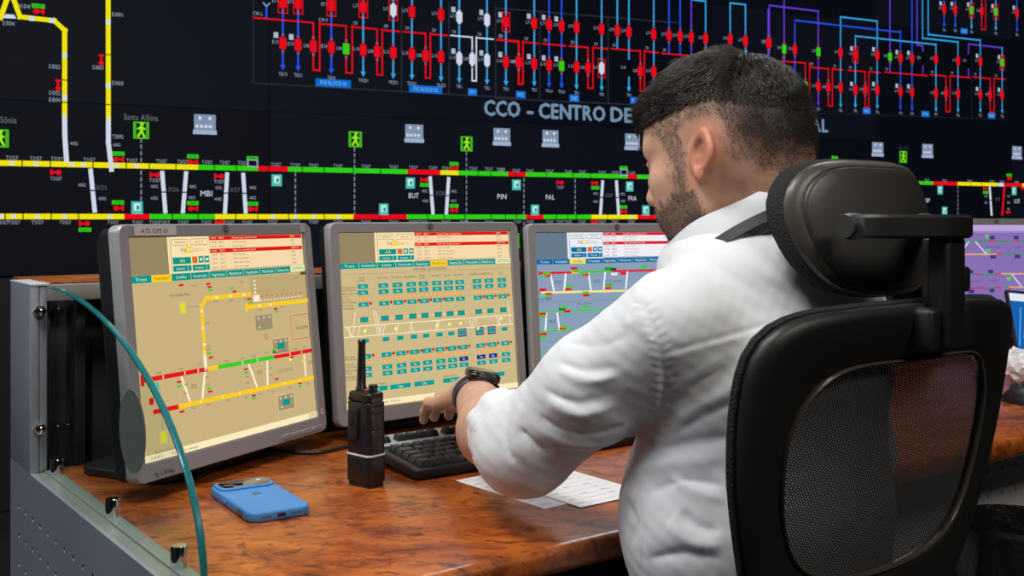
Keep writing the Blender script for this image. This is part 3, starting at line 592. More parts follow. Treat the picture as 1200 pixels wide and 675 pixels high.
class Screen:
    """print on a monitor in fractions of the picture: s to the right, t downwards"""
    def __init__(s, mon, pal):
        s.t, s.Mt, s.S, s.W4 = mon; s.p = pal; s.R = (s.W4 @ s.Mt)
        s.S.rect(0, -SH, SW, 0, pal['bg'], 1)
    def px(s, x, y):
        o = s.R @ Vector((0, -0.0014, 0)); r = s.R.to_3x3() @ Vector((1, 0, 0)); u = s.R.to_3x3() @ Vector((0, 0, 1)); n = r.cross(u)
        d = Vector(((x-CX)/FPX, 1, -(y-HOR)/FPX)); oc = o-Vector((0, 0, CAM_Z)); k = oc.dot(n)/d.dot(n); q = d*k-oc
        return q.dot(r)/SW+.5, .5-q.dot(u)/SH
    def rect(s, a, b, c, d, col, L=2): s.S.rect(a*SW, -d*SH, c*SW, -b*SH, col, L)
    def box(s, a, b, w, h, col, L=3): s.rect(a-w/2, b-h/2, a+w/2, b+h/2, col, L)
    def line(s, p, q, w, col, L=3): s.S.line((p[0]*SW, -p[1]*SH), (q[0]*SW, -q[1]*SH), w, col, L)
    def path(s, P, w, col, L=3): s.S.path([(p[0]*SW, -p[1]*SH) for p in P], w, col, L)
    def disc(s, a, b, r, col, L=3): s.S.disc(a*SW, -b*SH, r, col, L, 10)
    def frame(s, a, b, w, h, t, col, L=3): s.S.frame(a*SW, -b*SH, w*SW, h*SH, t, col, L)
    def text(s, tx, a, b, h, col, L=5, width=None, align='c'): s.S.text(tx, a*SW, -b*SH, h, col, L, None if width is None else width*SW, align)
    def header(s, active):
        p = s.p
        s.rect(0, 0, .188, .172, p['grey']); s.rect(.190, 0, .204, .172, p['panel']); s.rect(.206, 0, .412, .172, p['panel']); s.rect(.414, 0, .992, .165, p['row'])
        s.rect(.188, 0, .190, .172, p['dark'], 3); s.rect(.204, 0, .206, .172, p['dark'], 3)
        for (a, w) in ((.256, .08), (.357, .09)): s.frame(a, .026, w, .030, .0006, p['dark']); 
        s.text('12/08/2025', .256, .026, .0032, p['dark'], width=.055); s.text('10:37:14', .357, .026, .0032, p['dark'], width=.045)
        s.text('Via', .270, .062, .0072, p['dark'], width=.030); s.disc(.296, .062, .0058, p['yel'], 5); s.disc(.296, .062, .0028, p['panel'], 6); s.text('Quatro', .342, .062, .0068, rgb(215, 170, 60), width=.075)
        s.rect(.212, .097, .307, .129, p['tab'], 3); s.text('AA', .262, .113, .005, p['yel'], width=.03); s.rect(.314, .096, .342, .128, ORA, 3); s.text('ACK', .328, .112, .003, p['dark'], width=.02); s.rect(.348, .095, .375, .127, p['tab'], 3); s.disc(.361, .111, .0026, p['txt'], 5); s.rect(.380, .095, .406, .127, p['tab'], 3); s.box(.393, .111, .014, .012, p['txt'], 5)
        s.rect(.212, .136, .288, .164, p['tab'], 3); s.rect(.290, .136, .307, .164, p['tab'], 3); s.rect(.313, .136, .388, .164, p['tab'], 3); s.rect(.390, .136, .406, .164, p['tab'], 3); s.text('Anterior', .250, .150, .0036, p['txt'], width=.046); s.text('Próxima', .350, .150, .0036, p['txt'], width=.046)
        for k in range(8):
            t0, t1 = .165/8*k, .165/8*(k+1); red = k in (0, 3)
            if red: s.rect(.415, t0+.001, .992, t1, p['red'], 3)
            else: s.rect(.414, t1-.0008, .992, t1, rgb(225, 190, 150), 3)
            c = p['panel'] if red else p['dark']
            s.text('10:3%d:0%d' % (k, 9-k), .437, (t0+t1)/2, .0026, c, width=.030); s.text('TREM %d' % (11+k), .482, (t0+t1)/2, .0026, c, width=.032)
            s.text(('Parada longa na plataforma', 'Sinal de entrada', 'Porta de via', 'Falha de comando geral', 'Porta do trem', 'Falha de comunicar', 'Falha de localizar', 'Linha de comando')[k], .545, (t0+t1)/2, .0026, c, width=(.15, .085, .075, .14, .075, .10, .10, .09)[k], align='l')
            s.text(('EMT', 'EMT', 'VPT', 'ABERTA 1/02', 'EMT', 'PMT', 'PAULISTA', 'PINHEIROS')[k], .915, (t0+t1)/2, .0026, c, width=.03 if k != 3 else .055, align='l')
        ks = (('Trens', 0), ('Sinalização', .1), ('Linha', .2), ('Comunicação', .3), ('Segurança', .4), ('Plataforma', .5), ('Regulação', .6), ('Manutenção', .7), ('Relatórios', .8))
        for i, (w, a) in enumerate(ks):
            on = i == active; s.rect(a+.001, .173, a+.098, .205, p['yel'] if on else p['tab'], 4); s.text(w, a+.05, .189, .0042, p['dark'] if on else p['txt'], width=min(.075, .011*len(w)))
        s.rect(.902, .168, .998, .202, rgb(240, 240, 190), 4); s.text('SIEMENS', .95, .185, .0056, rgb(60, 150, 110), width=.084)
    def done(s):
        o = s.S.build('screen_print', M['display'], s.t); o['kind'] = 'stuff'; return o
ML = monitor((-0.4183, 1.5879), 1.1106, 0.1016, 'leftmost grey monitor, tilted, labelled, showing yellow and red track map', CAM_Z-0.1758-DZ)
MM = monitor((-0.143, 1.9246), 0.6929, 0.0908, 'grey monitor with beige table of teal buttons, behind the black radio', CAM_Z-0.1748-DZ)
MR = monitor((0.2165, 2.15), math.radians(28), 0.090, "grey monitor with blue-grey track diagram, half hidden by the man's shoulder", CAM_Z-0.178-DZ)

# ---- left monitor: line map
s = Screen(ML, PALW); s.header(1); p = s.p
def l1(x, y): return s.px(120+x/3.97, 250+y/3.97)
def l2(x, y): return s.px(120+x/3.97, 400+y/3.97)
Ye, Re, Gr, Li = rgb(250, 205, 30), rgb(225, 25, 30), rgb(60, 205, 40), rgb(252, 236, 205)
TKW = .0062
s.path([(.627, .300), (.372, .300), (.345, .335), (.341, .56)], TKW, Ye); s.path([(.341, .56), (.342, .632)], TKW, Li)
s.path([(.598, .364), (.998, .364)], TKW, Ye); s.line((.600, .345), (.600, .385), TKW, Ye)
for (a, b_) in ((.43, .300), (.51, .300), (.59, .300), (.343, .36), (.341, .44), (.68, .364), (.75, .364), (.345, .52)): s.box(a, b_, .014, .012, Li, 4)
s.line((0.02, .637), (.355, .637), TKW, Re); s.line((.02, .612), (.02, .662), TKW, Re); s.line((.345, .637), (.41, .637), TKW, Ye); s.line((.41, .637), (.745, .637), TKW, Gr); s.line((.745, .637), (1.0, .637), TKW, Re)
s.line((.06, .784), (.185, .784), TKW, Re); s.line((.185, .784), (1.0, .784), TKW, Ye)
for (a, b_) in ((.12, .637), (.23, .637), (.30, .637), (.55, .637), (.64, .637), (.85, .637), (.93, .637), (.12, .784), (.30, .784), (.42, .784), (.52, .784), (.68, .784), (.80, .784), (.90, .784)): s.box(a, b_, .005, .016, Li, 4)
for (a, b_) in ((.21, .245), (.335, .310), (.585, .625), (.70, .69), (.945, .945)): s.line((a, .65), (b_, .772), .0042, Li, 4)
for (a, b_, c) in ((.395, .247, Re), (.52, .262, Gr), (.535, .280, Re), (.62, .325, Re), (.625, .342, Gr), (.365, .565, Gr), (.372, .585, Re), (.78, .39, Re), (.785, .405, Gr), (.195, .672, Re), (.195, .692, Gr), (.565, .672, Re), (.565, .69, Gr), (.745, .60, Gr), (.75, .612, p['dark']), (.86, .655, Re), (.35, .73, Gr), (.355, .745, Re), (.75, .752, Re), (.20, .81, Re), (.60, .81, Re), (.60, .825, Gr), (.90, .80, Re), (.90, .815, Gr), (.39, .232, Re), (.245, .228, Re), (.40, .262, Gr)): s.box(a, b_, .024, .010, c, 5)
for (a, b_) in ((.10, .615), (.21, .615), (.31, .61), (.455, .615), (.55, .615), (.62, .615), (.70, .61), (.81, .612), (.89, .615), (.95, .617), (.10, .80), (.26, .805), (.34, .805), (.45, .805), (.55, .81), (.64, .81), (.72, .81), (.83, .81), (.95, .81), (.42, .320), (.51, .325), (.60, .322), (.365, .42), (.36, .53), (.36, .545), (.68, .385), (.82, .385), (.31, .235), (.58, .235), (.93, .235)): s.text('T3102', a, b_, .0026, p['dark'], width=.026)
s.text('XO2', .27, .705, .0055, p['dark'], width=.03); s.text('XO3', .645, .70, .0055, p['dark'], width=.03); s.text('XO4', .985, .70, .0055, p['dark'], width=.03)
for (a, b_) in ((.23, .69), (.225, .73), (.345, .675), (.345, .71), (.57, .71), (.57, .74), (.715, .69), (.715, .725)): s.text('4001', a, b_, .0026, p['dark'], width=.02)
s.text('VILA SÔNIA'.replace('Ô', 'ô').upper().replace('Ô', 'O'), .81, .715, .0058, rgb(150, 130, 95), width=.10); s.frame(.935, .500, .125, .130, .0008, Re); s.text('VILA SONIA', .945, .505, .0052, p['dark'], width=.085)
for (a, b_, w) in ((.70, .452, .105), (.795, .585, .10), (.80, .880, .10)):
    s.box(a, b_, w, .075, rgb(158, 143, 110), 3)
    for dx in (-.035, 0, .035): s.box(a+dx, b_-.024, .008, .008, Li, 4)
    s.box(a-.03, b_+.022, .008, .008, Li, 4)
for (a, b_) in ((.795, .585), (.80, .880)): s.box(a, b_, .045, .030, p['tab'], 5); s.frame(a, b_, .112, .088, .0006, rgb(225, 205, 160), 3)
s.disc(.705, .525, .004, Re); s.disc(.705, .525, .0028, p['bg'], 4)
for (a, b_) in ((.245, .335), (.10, .905)): s.box(a, b_, .036, .058, rgb(214, 200, 110), 3); s.box(a, b_, .018, .040, rgb(225, 225, 20), 4)
s.text('Fernando Dias', .235, .272, .004, p['dark'], width=.10); s.text('Estacionamento', .12, .963, .004, rgb(130, 110, 75), width=.13); s.line((.10, .68), (.10, .87), .0006, rgb(120, 100, 70)); s.line((.27, .333), (.33, .338), .0006, rgb(120, 100, 70))
s.box(.085, .672, .024, .034, rgb(70, 190, 165), 4); s.box(.055, .735, .022, .030, Re, 4)
s.rect(.632, .215, 1.0, .350, rgb(190, 168, 118), 2)
for k in range(9): s.disc(.70+.032*k, .318-.003*(k % 2), .0014, Re, 4)
for k in range(16): s.box(.655+.020*k, .338, .008, .008, Li, 4)
for k in range(5): s.box(.660, .235+.02*k, .012, .010, Li, 4)
s.box(.665, .325, .04, .034, Li, 4); s.rect(.965, .205, 1.0, .222, p['dark'], 4)
s.box(.85, .665, .018, .014, rgb(250, 240, 140), 4); s.box(.935, .685, .022, .016, rgb(240, 215, 60), 5)
s.rect(0, .968, 1.0, 1.0, p['bar'], 4); s.text('12 08 08 12', .06, .984, .0036, p['dark'], width=.06); s.text('Vila de Sônia operação', .20, .984, .0036, p['dark'], width=.14); s.rect(.94, .97, .995, 1.0, rgb(225, 210, 165), 5)
s.done()
mp = Flat(ML[1] @ Vector((0, -0.0062, 0)), (1, 0, 0), ML[1].to_3x3() @ Vector((0, 0, 1)))
mp.box(-SW/2+0.047, SH/2+0.0088, 0.078, 0.0135, rgb(196, 188, 184), 2); mp.text('ATS OPE 01', -SW/2+0.045, SH/2+0.0086, 0.0062, rgb(60, 55, 55), 3, width=0.050); mp.box(SW/2-0.004, SH/2+0.009, 0.014, 0.012, rgb(170, 165, 170), 2)
o = mp.build('label_sticker', M['ink'], ML[0]); o['label'] = 'pale name sticker reading ATS OPE 01'; o['kind'] = 'stuff'

# ---- middle monitor: table of platform buttons
s = Screen(MM, PALM); s.header(5); p = s.p
s.text('VISTA GERAL DA PLATAFORMA', .494, .221, .0046, p['dark'], width=.20); s.line((0, .236), (1, .236), .0006, rgb(160, 140, 95))
XS = (.115, .226, .305, .382, .452, .530, .600, .668, .776, .851, .934)
NM = ('VILA SONIA', 'MORUMBI', 'BUTANTA', 'PINHEIROS', 'FARIA LIMA', 'FREIRE', 'OSCAR', 'PAULISTA', 'HIGIENOPOLIS', 'REPUBLICA', 'LUZ')
LB = ((.310, 'Plataforma'), (.325, 'Sem Pessoa'), (.345, 'Retenção de'), (.360, 'Trem'), (.380, 'Portão'), (.394, 'Automático'), (.412, 'Partida'), (.428, 'Imediata'))
for v, t_ in LB: s.text(t_, .005, v, .0035, p['dark'], width=.0075*len(t_), align='l')
for v, t_ in ((.700, 'Partida'), (.714, 'Imediata'), (.742, 'Portão'), (.756, 'Automático'), (.776, 'Retenção de'), (.790, 'Trem'), (.812, 'Plataforma'), (.826, 'Sem Pessoa')): s.text(t_, .005, v, .0035, p['dark'], width=.0075*len(t_), align='l')
TQ, ORG, NAV = rgb(0, 158, 150), rgb(238, 150, 60), rgb(20, 40, 150)
for i, a in enumerate(XS):
    n_ = NM[i]
    if ' ' in n_: s.text(n_.split()[0], a-.005, .258, .0034, p['dark'], width=.035); s.text(n_.split()[1], a-.005, .273, .0034, p['dark'], width=.035)
    else: s.text(n_, a-.005, .264, .0034, p['dark'], width=.0075*len(n_))
    for v in (.308, .343, .411): s.box(a, v, .054, .026, TQ, 3); s.text('Nu', a, v, .0036, p['txt'], width=.020)
    for v in (.376, .740): s.disc(a-.013, v, .0038, ORG, 4); s.disc(a+.013, v, .0038, ORG, 4); s.disc(a-.013, v, .0022, rgb(250, 200, 120), 5); s.disc(a+.013, v, .0022, rgb(250, 200, 120), 5)
    if i not in (6, 7): s.disc(a+.038, .406, .0030, Re, 4)
    s.disc(a+.038, .702, .0030, Re, 4)
    s.box(a, .497, .042, .030, rgb(70, 120, 110), 3); s.box(a, .497, .034, .022, TQ, 4); s.box(a-.03, .497, .006, .006, Li, 4); s.box(a+.03, .497, .006, .006, Li, 4)
    if i in (7, 8, 9): s.box(a, .617, .050, .050, rgb(40, 60, 130), 3); s.box(a, .617, .040, .036, rgb(150, 150, 140), 4)
    s.box(a, .617, .036, .024, TQ, 5)
    for v in (.706, .776, .812):
        c = NAV if (v == .776 and i in (7, 8, 9)) else TQ
        s.box(a, v, .054, .026, c, 3); s.text('Nu', a, v, .0036, p['txt'], width=.020)
for v in (.325, .360, .393, .720, .757, .793): s.line((.09, v), (1, v), .0004, rgb(170, 150, 105))
for v in (.532, .590): s.line((.005, v), (.995, v), .0015, Li)
for (a, b_, va, vb) in ((.02, .04, .532, .590), (.065, .045, .532, .590), (.09, .075, .532, .590), (.165, .185, .45, .590), (.178, .196, .45, .590), (.205, .192, .532, .590), (.225, .21, .532, .590), (.07, .055, .45, .532), (.30, .285, .532, .590), (.375, .36, .532, .590), (.365, .38, .532, .590), (.52, .51, .532, .590), (.535, .52, .532, .590), (.715, .725, .532, .590), (.74, .730, .532, .590), (.76, .75, .532, .590), (.885, .90, .532, .590), (.895, .905, .532, .590), (.965, .975, .45, .590), (.03, .045, .532, .590)): s.line((a, va), (b_, vb), .0013, Li, 4)
for (a, v) in ((.115, .560), (.283, .562), (.52, .56), (.592, .56), (.66, .56), (.765, .60), (.915, .55)): s.disc(a, v, .0034, rgb(250, 240, 150), 5); s.box(a-.01, v-.012, .008, .006, rgb(120, 190, 90), 5)
for a in (.165, .293, .428, .594, .727, .861): s.box(a, .895, .114, .027, TQ, 3); s.text('Todos', a, .895, .0042, p['txt'], width=.03)
s.text('Abrir Porta', .175, .868, .0038, p['dark'], width=.09); s.text('Todas Porta', .58, .868, .0038, p['dark'], width=.09)
s.rect(0, .958, 1, .992, p['bar'], 4); s.text('Vila de Sonia', .22, .974, .0034, p['dark'], width=.14); s.rect(0, .992, 1, 1, rgb(175, 155, 110), 4)
s.done()

# ---- right monitor: blue-grey diagram
s = Screen(MR, PALC); s.header(2); p = s.p
def r1(x, y): return s.px(600+x/3.375, 250+y/3.375)
def rl(x0, y0, x1, y1, w, c, L=3): s.line(r1(x0, y0), r1(x1, y1), w, c, L)
def rb(x, y, w, h, c, L=5): a, v = r1(x, y); s.box(a, v, w, h, c, L)
rl(108, 237, 235, 234, .0042, Re); rl(108, 230, 108, 244, .0042, Re); rl(235, 234, 262, 233, .0042, YLW); rl(262, 233, 395, 229, .0042, Gr); rl(395, 229, 700, 222, .0042, Re)
rl(112, 314, 700, 300, .0042, rgb(240, 232, 140)); rl(112, 306, 112, 322, .0042, Re)
for (x0, y0, x1, y1) in ((152, 240, 166, 308), (212, 238, 206, 306), (302, 235, 312, 304), (368, 232, 362, 302), (456, 230, 450, 298), (136, 393, 132, 465), (178, 393, 188, 462)): rl(x0, y0, x1, y1, .0036, p['line'], 4)
for (x0, x1, y, dy) in ((105, 360, 389, -8), (105, 300, 467, -6), (118, 260, 549, -6), (118, 240, 628, -4)): rl(x0, y, x1, y+dy, .0028, Gr)
for y in (352, 508, 590): rl(96, y, 700, y-14, .0006, rgb(100, 118, 142))
for (x, y, c) in ((140, 246, Re), (136, 238, Gr), (122, 250, rgb(70, 190, 180)), (245, 218, Re), (252, 228, Gr), (290, 242, Re), (284, 236, Gr), (380, 218, p['dark']), (385, 214, Gr), (400, 221, p['dark']), (122, 302, Re), (143, 320, Re), (138, 327, Gr), (222, 300, Re), (226, 290, Gr), (290, 314, Gr), (292, 324, Re), (380, 295, Re), (384, 286, Gr), (440, 238, Re), (520, 214, Gr), (198, 378, p['dark']), (204, 371, Gr), (122, 398, Re), (118, 406, Gr), (218, 388, Re), (218, 400, rgb(70, 190, 180)), (200, 455, Re), (206, 448, Gr), (124, 478, Re), (122, 488, Gr), (290, 368, Gr), (186, 540, p['dark']), (186, 548, Re), (184, 560, rgb(220, 225, 240)), (404, 240, rgb(230, 235, 245)), (122, 325, rgb(90, 200, 190))): rb(x, y, .040, .018, c)
for (x, y, t_) in ((181, 272, 'XO2'), (336, 268, 'XO3'), (158, 428, 'XO7')): a, v = r1(x, y); s.text(t_, a, v, .0062, p['dark'], width=.04)
for (x, y, t_) in ((398, 268, 'VILA SONIA'), (380, 283, 'T3095'), (140, 334, 'T3102'), (122, 410, 'T3116'), (288, 356, 'Paulista'), (122, 340, 'Pátio Sul')): a, v = r1(x, y); s.text(t_.replace('á', 'a'), a, v, .0036, p['dark'], width=.011*len(t_))
s.rect(0, .968, 1, 1, p['bar'], 4); s.done()

# ---- far right workstation: monitor with a mauve diagram
MP = monitor((1.41, 3.10), math.radians(4), 0.06, 'far right monitor showing a mauve track diagram, beyond the chair', 0.206)
s = Screen(MP, dict(PALC, bg=rgb(134, 112, 178))); p = s.p
def q1(x, y): return s.px(1060+x/4.22, 240+y/4.22)
def ql(x0, y0, x1, y1, w, c, L=3): s.line(q1(x0, y0), q1(x1, y1), w, c, L)
s.rect(0, 0, 1, .055, rgb(190, 165, 222), 2); s.rect(0, .055, 1, .075, rgb(165, 135, 205), 2); s.rect(0, .93, 1, 1, rgb(172, 145, 214), 2)
g2, r2_, y2, w2, d2 = rgb(48, 150, 92), rgb(205, 45, 90), rgb(226, 170, 96), rgb(225, 220, 245), rgb(70, 50, 128)
for (x0, x1, y, c) in ((150, 415, 180, g2), (415, 450, 178, r2_), (450, 540, 179, g2), (540, 570, 178, r2_), (570, 700, 179, g2), (150, 455, 245, y2), (455, 485, 243, r2_), (485, 700, 243, g2), (150, 345, 345, g2), (345, 378, 345, r2_), (378, 445, 344, g2), (445, 478, 342, r2_), (478, 700, 341, y2), (150, 415, 412, r2_), (415, 445, 411, g2), (445, 480, 410, r2_), (480, 515, 409, g2), (515, 700, 407, y2)): ql(x0, y, x1, y, .0042, c)
for (x0, y0, x1, y1) in ((318, 181, 274, 244), (350, 181, 405, 244), (530, 343, 580, 406)): ql(x0, y0, x1, y1, .0034, w2, 4)
for (x, y, c, w) in ((410, 157, rgb(60, 215, 60), .03), (432, 162, d2, .045), (552, 162, d2, .04), (412, 228, rgb(60, 215, 60), .03), (438, 257, d2, .045), (558, 256, d2, .045), (326, 331, d2, .04), (426, 330, d2, .04), (516, 364, rgb(60, 215, 60), .03), (330, 428, d2, .045), (432, 424, d2, .04), (520, 430, rgb(60, 215, 60), .03), (520, 418, r2_, .02)): a, v = q1(x, y); s.box(a, v, w, .034, c, 5)
for (x, y, t_) in ((437, 210, 'PAULISTA'), (556, 210, 'LUZ'), (325, 378, 'PINHEIROS'), (430, 375, 'FARIA'), (390, 92, 'Linha'), (495, 92, 'Sinal'), (550, 597, 'Zoom')): a, v = q1(x, y); s.text(t_, a, v, .0046, d2, width=.016*len(t_))
s.done()

# ---------------------------------------------------------------- keyboard
M['key'] = mat('key', (0.016, 0.017, 0.020), 0.45, bump=(900, 0.1, 0.0003)); M['silver'] = mat('silver_plastic', (0.33, 0.34, 0.37), 0.4, metal=0.4)
KYAW = math.radians(36); kr = Vector((math.cos(KYAW), math.sin(KYAW), 0)); kb = Vector((-kr.y, kr.x, 0)); KFL = Vector((-0.137, 1.517, 0))
KW, KD = 0.455, 0.168
kc = KFL+kr*KW/2+kb*KD/2
kbd = thing('keyboard', (kc.x, kc.y, DZ), KYAW, "black keyboard with silver strip, under the man's hand beside the radio", 'keyboard')
KT = Matrix.Translation((0, -KD/2, 0.0)) @ Matrix.Rotation(math.radians(5.5), 4, 'X')
b = MB(); b.prism(rrect(KW, KD, 0.008, 3, 0, KD/2), 0.002, 0.016, KT, bev=0.003); b.build('case', M['matte_black'], kbd)
b = MB(); b.prism(rrect(KW-0.004, 0.052, 0.006, 3, 0, KD-0.028), 0.0162, 0.0195, KT, bev=0.001); b.build('silver_strip', M['silver'], kbd)
for sx in (-1, 1):
    b = MB(); b.box((sx*0.19, KD/2-0.03, 0.006), (0.03, 0.012, 0.012)); b.build('foot', M['matte_black'], kbd)
KEYM = {}
def key(x, y, w, d=0.0185, z=0.0165):
    k = round(w, 4), round(d, 4)
    if k not in KEYM:
        b = MB(); ww, dd = (w-0.0012)/2, (d-0.0012)/2
        P = [[(sx*ww*f, sy*dd*f+o, zz) for (sx, sy) in ((1, 1), (-1, 1), (-1, -1), (1, -1))] for (f, zz, o) in ((1, 0, 0), (0.97, 0.003, 0.0), (0.76, 0.0082, 0.0008), (0.70, 0.0086, 0.0008))]
        b.grid(P, closed_v=True, smooth=False); b._add(P[-1], [(0, 1, 2, 3)])
        o = b.build('key', M['key'], kbd); KEYM[k] = o
    else:
        o = KEYM[k].copy(); COL.objects.link(o)
    o.matrix_parent_inverse = KT @ Matrix.Translation((x, y, z)); return o
U_ = 0.0190; x0 = -KW/2+0.012
rows = ((1.25, 1.25, 1.25, 6.25, 1.25, 1.25, 1.25, 1.25), (2.25,)+(1,)*10+(2.75,), (1.75,)+(1,)*11+(2.25,), (1.5,)+(1,)*12+(1.5,), (1,)*13+(2,))
for r, row in enumerate(rows):
    x = x0; y = 0.018+r*U_
    for w in row: key(x+w*U_/2, y, w*U_); x += w*U_
    nx = x0+15.35*U_
    for k in range(3):
        if r in (0, 3, 4) or (r == 1 and k == 1): key(nx+(k+.5)*U_, y, U_)
    for k in range(4):
        if not (r in (0, 2) and k == 3): key(nx+(3.35+k+.5)*U_, y, U_)
x = x0
for k in range(13):
    key(x+U_*0.5, KD-0.034, U_*0.96, 0.017, 0.0197); x += U_*(1.0 if k % 4 else 1.55)

# ---------------------------------------------------------------- two-way radio
M['radio_black'] = mat('radio_black', (0.008, 0.008, 0.009), 0.33, bump=(1200, 0.12, 0.0003)); M['rubber_grey'] = mat('rubber_grey', (0.030, 0.028, 0.027), 0.6)
q = at(424, 566, 1.0); 
def on_desk(x, y, z=DZ): Y = FPX*(CAM_Z-z)/(y-HOR); return Vector(((x-CX)/FPX*Y, Y, z))
rp = on_desk(429, 568); RYAW = math.radians(-40)
rad = thing('walkie_talkie', tuple(rp), RYAW, 'black two-way radio standing upright on the desk with a stubby antenna', 'radio')
b = MB(); b.prism(rrect(0.047, 0.030, 0.006, 3), 0.0, 0.008, bev=0.001); b.prism(rrect(0.049, 0.033, 0.006, 3), 0.006, 0.044, bev=0.0015); b.build('battery', M['radio_black'], rad)
b = MB(); b.prism(rrect(0.0495, 0.0335, 0.006, 3), 0.0435, 0.0458); o = b.build('white_band', M['white_plastic'], rad); o['label'] = 'thin white band round the radio'
b = MB(); b.prism(rrect(0.048, 0.032, 0.006, 3), 0.0452, 0.118, bev=0.0015); b.prism(rrect(0.046, 0.030, 0.006, 3), 0.117, 0.132, bev=0.004); b.build('body', M['radio_black'], rad)
b = MB(); b.box((-0.006, -0.0185, 0.088), (0.017, 0.006, 0.044), bev=0.002); b.box((-0.006, -0.0215, 0.098), (0.010, 0.003, 0.020), bev=0.001); b.build('belt_clip', M['matte_black'], rad)
for k, (z, h) in enumerate(((0.119, 0.010), (0.108, 0.009), (0.092, 0.020), (0.075, 0.010))):
    b = MB(); b.box((0.0243, -0.001, z), (0.0026, 0.019, h), bev=0.0008, seg=1); b.build('side_button', M['rubber_grey'], rad)
b = MB(); b.tube([(-0.010, 0.0, 0.128), (-0.010, 0, 0.136), (-0.010, 0, 0.138), (-0.0095, 0, 0.165), (-0.009, 0, 0.196), (-0.009, 0, 0.202), (-0.009, 0, 0.204)], [0.0085, 0.0080, 0.0066, 0.0060, 0.0052, 0.0060, 0.0045], 14); b.build('antenna', M['radio_black'], rad)
b = MB(); b.lathe([(0.0065, 0.130), (0.0065, 0.141), (0.0058, 0.1425)], 12, Matrix.Translation((0.0145, 0.0, 0))); b.build('volume_knob', M['radio_black'], rad)
b = MB(); b.box((0.003, 0.0, 0.1335), (0.007, 0.008, 0.003), bev=0.0008, seg=1); o = b.build('red_light', mat('red_plastic', (0.5, 0.03, 0.02), 0.4), rad); o['label'] = 'small red marking on top'
for (x, z) in ((-0.017, 0.122), (0.012, 0.119)):
    b = MB(); b.lathe([(0.0022, 0), (0.0022, 0.0012)], 8, Matrix.Translation((x, -0.0155, z)) @ Matrix.Rotation(math.pi/2, 4, 'X')); b.build('screw', M['matte_black'], rad)

# ---------------------------------------------------------------- phone, face down in a blue case
M['case_blue'] = mat('case_blue', (0.055, 0.235, 0.56), 0.5, bump=(1500, 0.05, 0.0002)); M['lens_black'] = mat('lens_black', (0.006, 0.006, 0.008), 0.12, coat=0.5); M['logo_dark'] = mat('logo_dark', (0.03, 0.10, 0.22), 0.4)
pc = on_desk(303, 591.5); PYAW = math.atan2(-0.841, 0.541)+math.pi/2            # local -y runs from the camera bar to the charging port
ph = thing('smartphone', tuple(pc), PYAW, 'smartphone lying face down in a light blue case on the desk', 'phone')
PWd, PL = 0.0815, 0.168
b = MB(); b.prism(rrect(PWd, PL, 0.015, 6), 0.0, 0.0135, bev=0.0035); b.build('case', M['case_blue'], ph)
b = MB(); b.prism(rrect(PWd-0.006, 0.042, 0.012, 6, 0, PL/2-0.026), 0.0130, 0.0165, bev=0.0015); b.build('camera_rim', M['case_blue'], ph)
b = MB(); b.prism(rrect(PWd-0.014, 0.033, 0.009, 6, 0, PL/2-0.026), 0.0160, 0.0169); b.build('camera_bar', M['lens_black'], ph)
for (x, y) in ((-0.024, PL/2-0.018), (-0.024, PL/2-0.034), (-0.008, PL/2-0.026)):
    b = MB(); b.lathe([(0.0068, 0.0168), (0.0068, 0.0183), (0.0058, 0.0186)], 18, Matrix.Translation((x, y, 0))); b.build('lens', M['lens_black'], ph)
b = MB(); b.lathe([(0.0032, 0.0168), (0.0032, 0.0173)], 12, Matrix.Translation((0.022, PL/2-0.02, 0))); o = b.build('flash', M['white_plastic'], ph); o['label'] = 'small white flash'
b = MB(); k = 0.0072                                                              # fruit mark
pts = smooth_curve([(0, .62, 0), (.35, .78, 0), (.72, .58, 0), (.62, .25, 0), (.60, -.05, 0), (.80, -.32, 0), (.55, -.85, 0), (.22, -.92, 0), (0, -.84, 0), (-.22, -.92, 0), (-.55, -.85, 0), (-.85, -.25, 0), (-.80, .35, 0), (-.45, .76, 0)], 3, True)
Mx = Matrix.Translation((0, 0.008, 0)) @ Matrix.Scale(k, 4) @ Matrix.Rotation(0, 4, 'Z')
b.prism([(p_[0]*k, p_[1]*k+0.008) for p_ in pts], 0.0134, 0.0137); b.prism([(0.0*k, 0.85*k+.008), (.12*k, 1.2*k+.008), (.35*k, 1.35*k+.008), (.3*k, 1.05*k+.008)], 0.0134, 0.0137)
b.build('fruit_mark', M['logo_dark'], ph)
b = MB(); b.prism(rrect(0.011, 0.0045, 0.0018, 3), 0, 0.001, Matrix.Translation((0, -PL/2+0.0002, 0.0068)) @ Matrix.Rotation(math.pi/2, 4, 'X')); b.build('charging_port', M['lens_black'], ph)
for sx in (-1, 1):
    for k in range(4):
        b = MB(); b.lathe([(0.0008, 0), (0.0008, 0.0008)], 6, Matrix.Translation((sx*(0.014+0.0035*k), -PL/2+0.0002, 0.0068)) @ Matrix.Rotation(math.pi/2, 4, 'X')); b.build('speaker_hole', M['lens_black'], ph)
b = MB(); b.prism(rrect(0.016, 0.0058, 0.0025, 3), 0, 0.0010, Matrix.Translation((-PWd/2+0.0002, -PL/2+0.036, 0.0068)) @ Matrix.Rotation(-math.pi/2, 4, 'Y') @ Matrix.Rotation(math.pi/2, 4, 'Z')); b.build('button_slot', M['lens_black'], ph)
b = MB(); b.box((-PWd/2-0.0004, PL/2-0.072, 0.0070), (0.0014, 0.013, 0.004), bev=0.0005, seg=1); b.build('volume_button', M['case_blue'], ph)

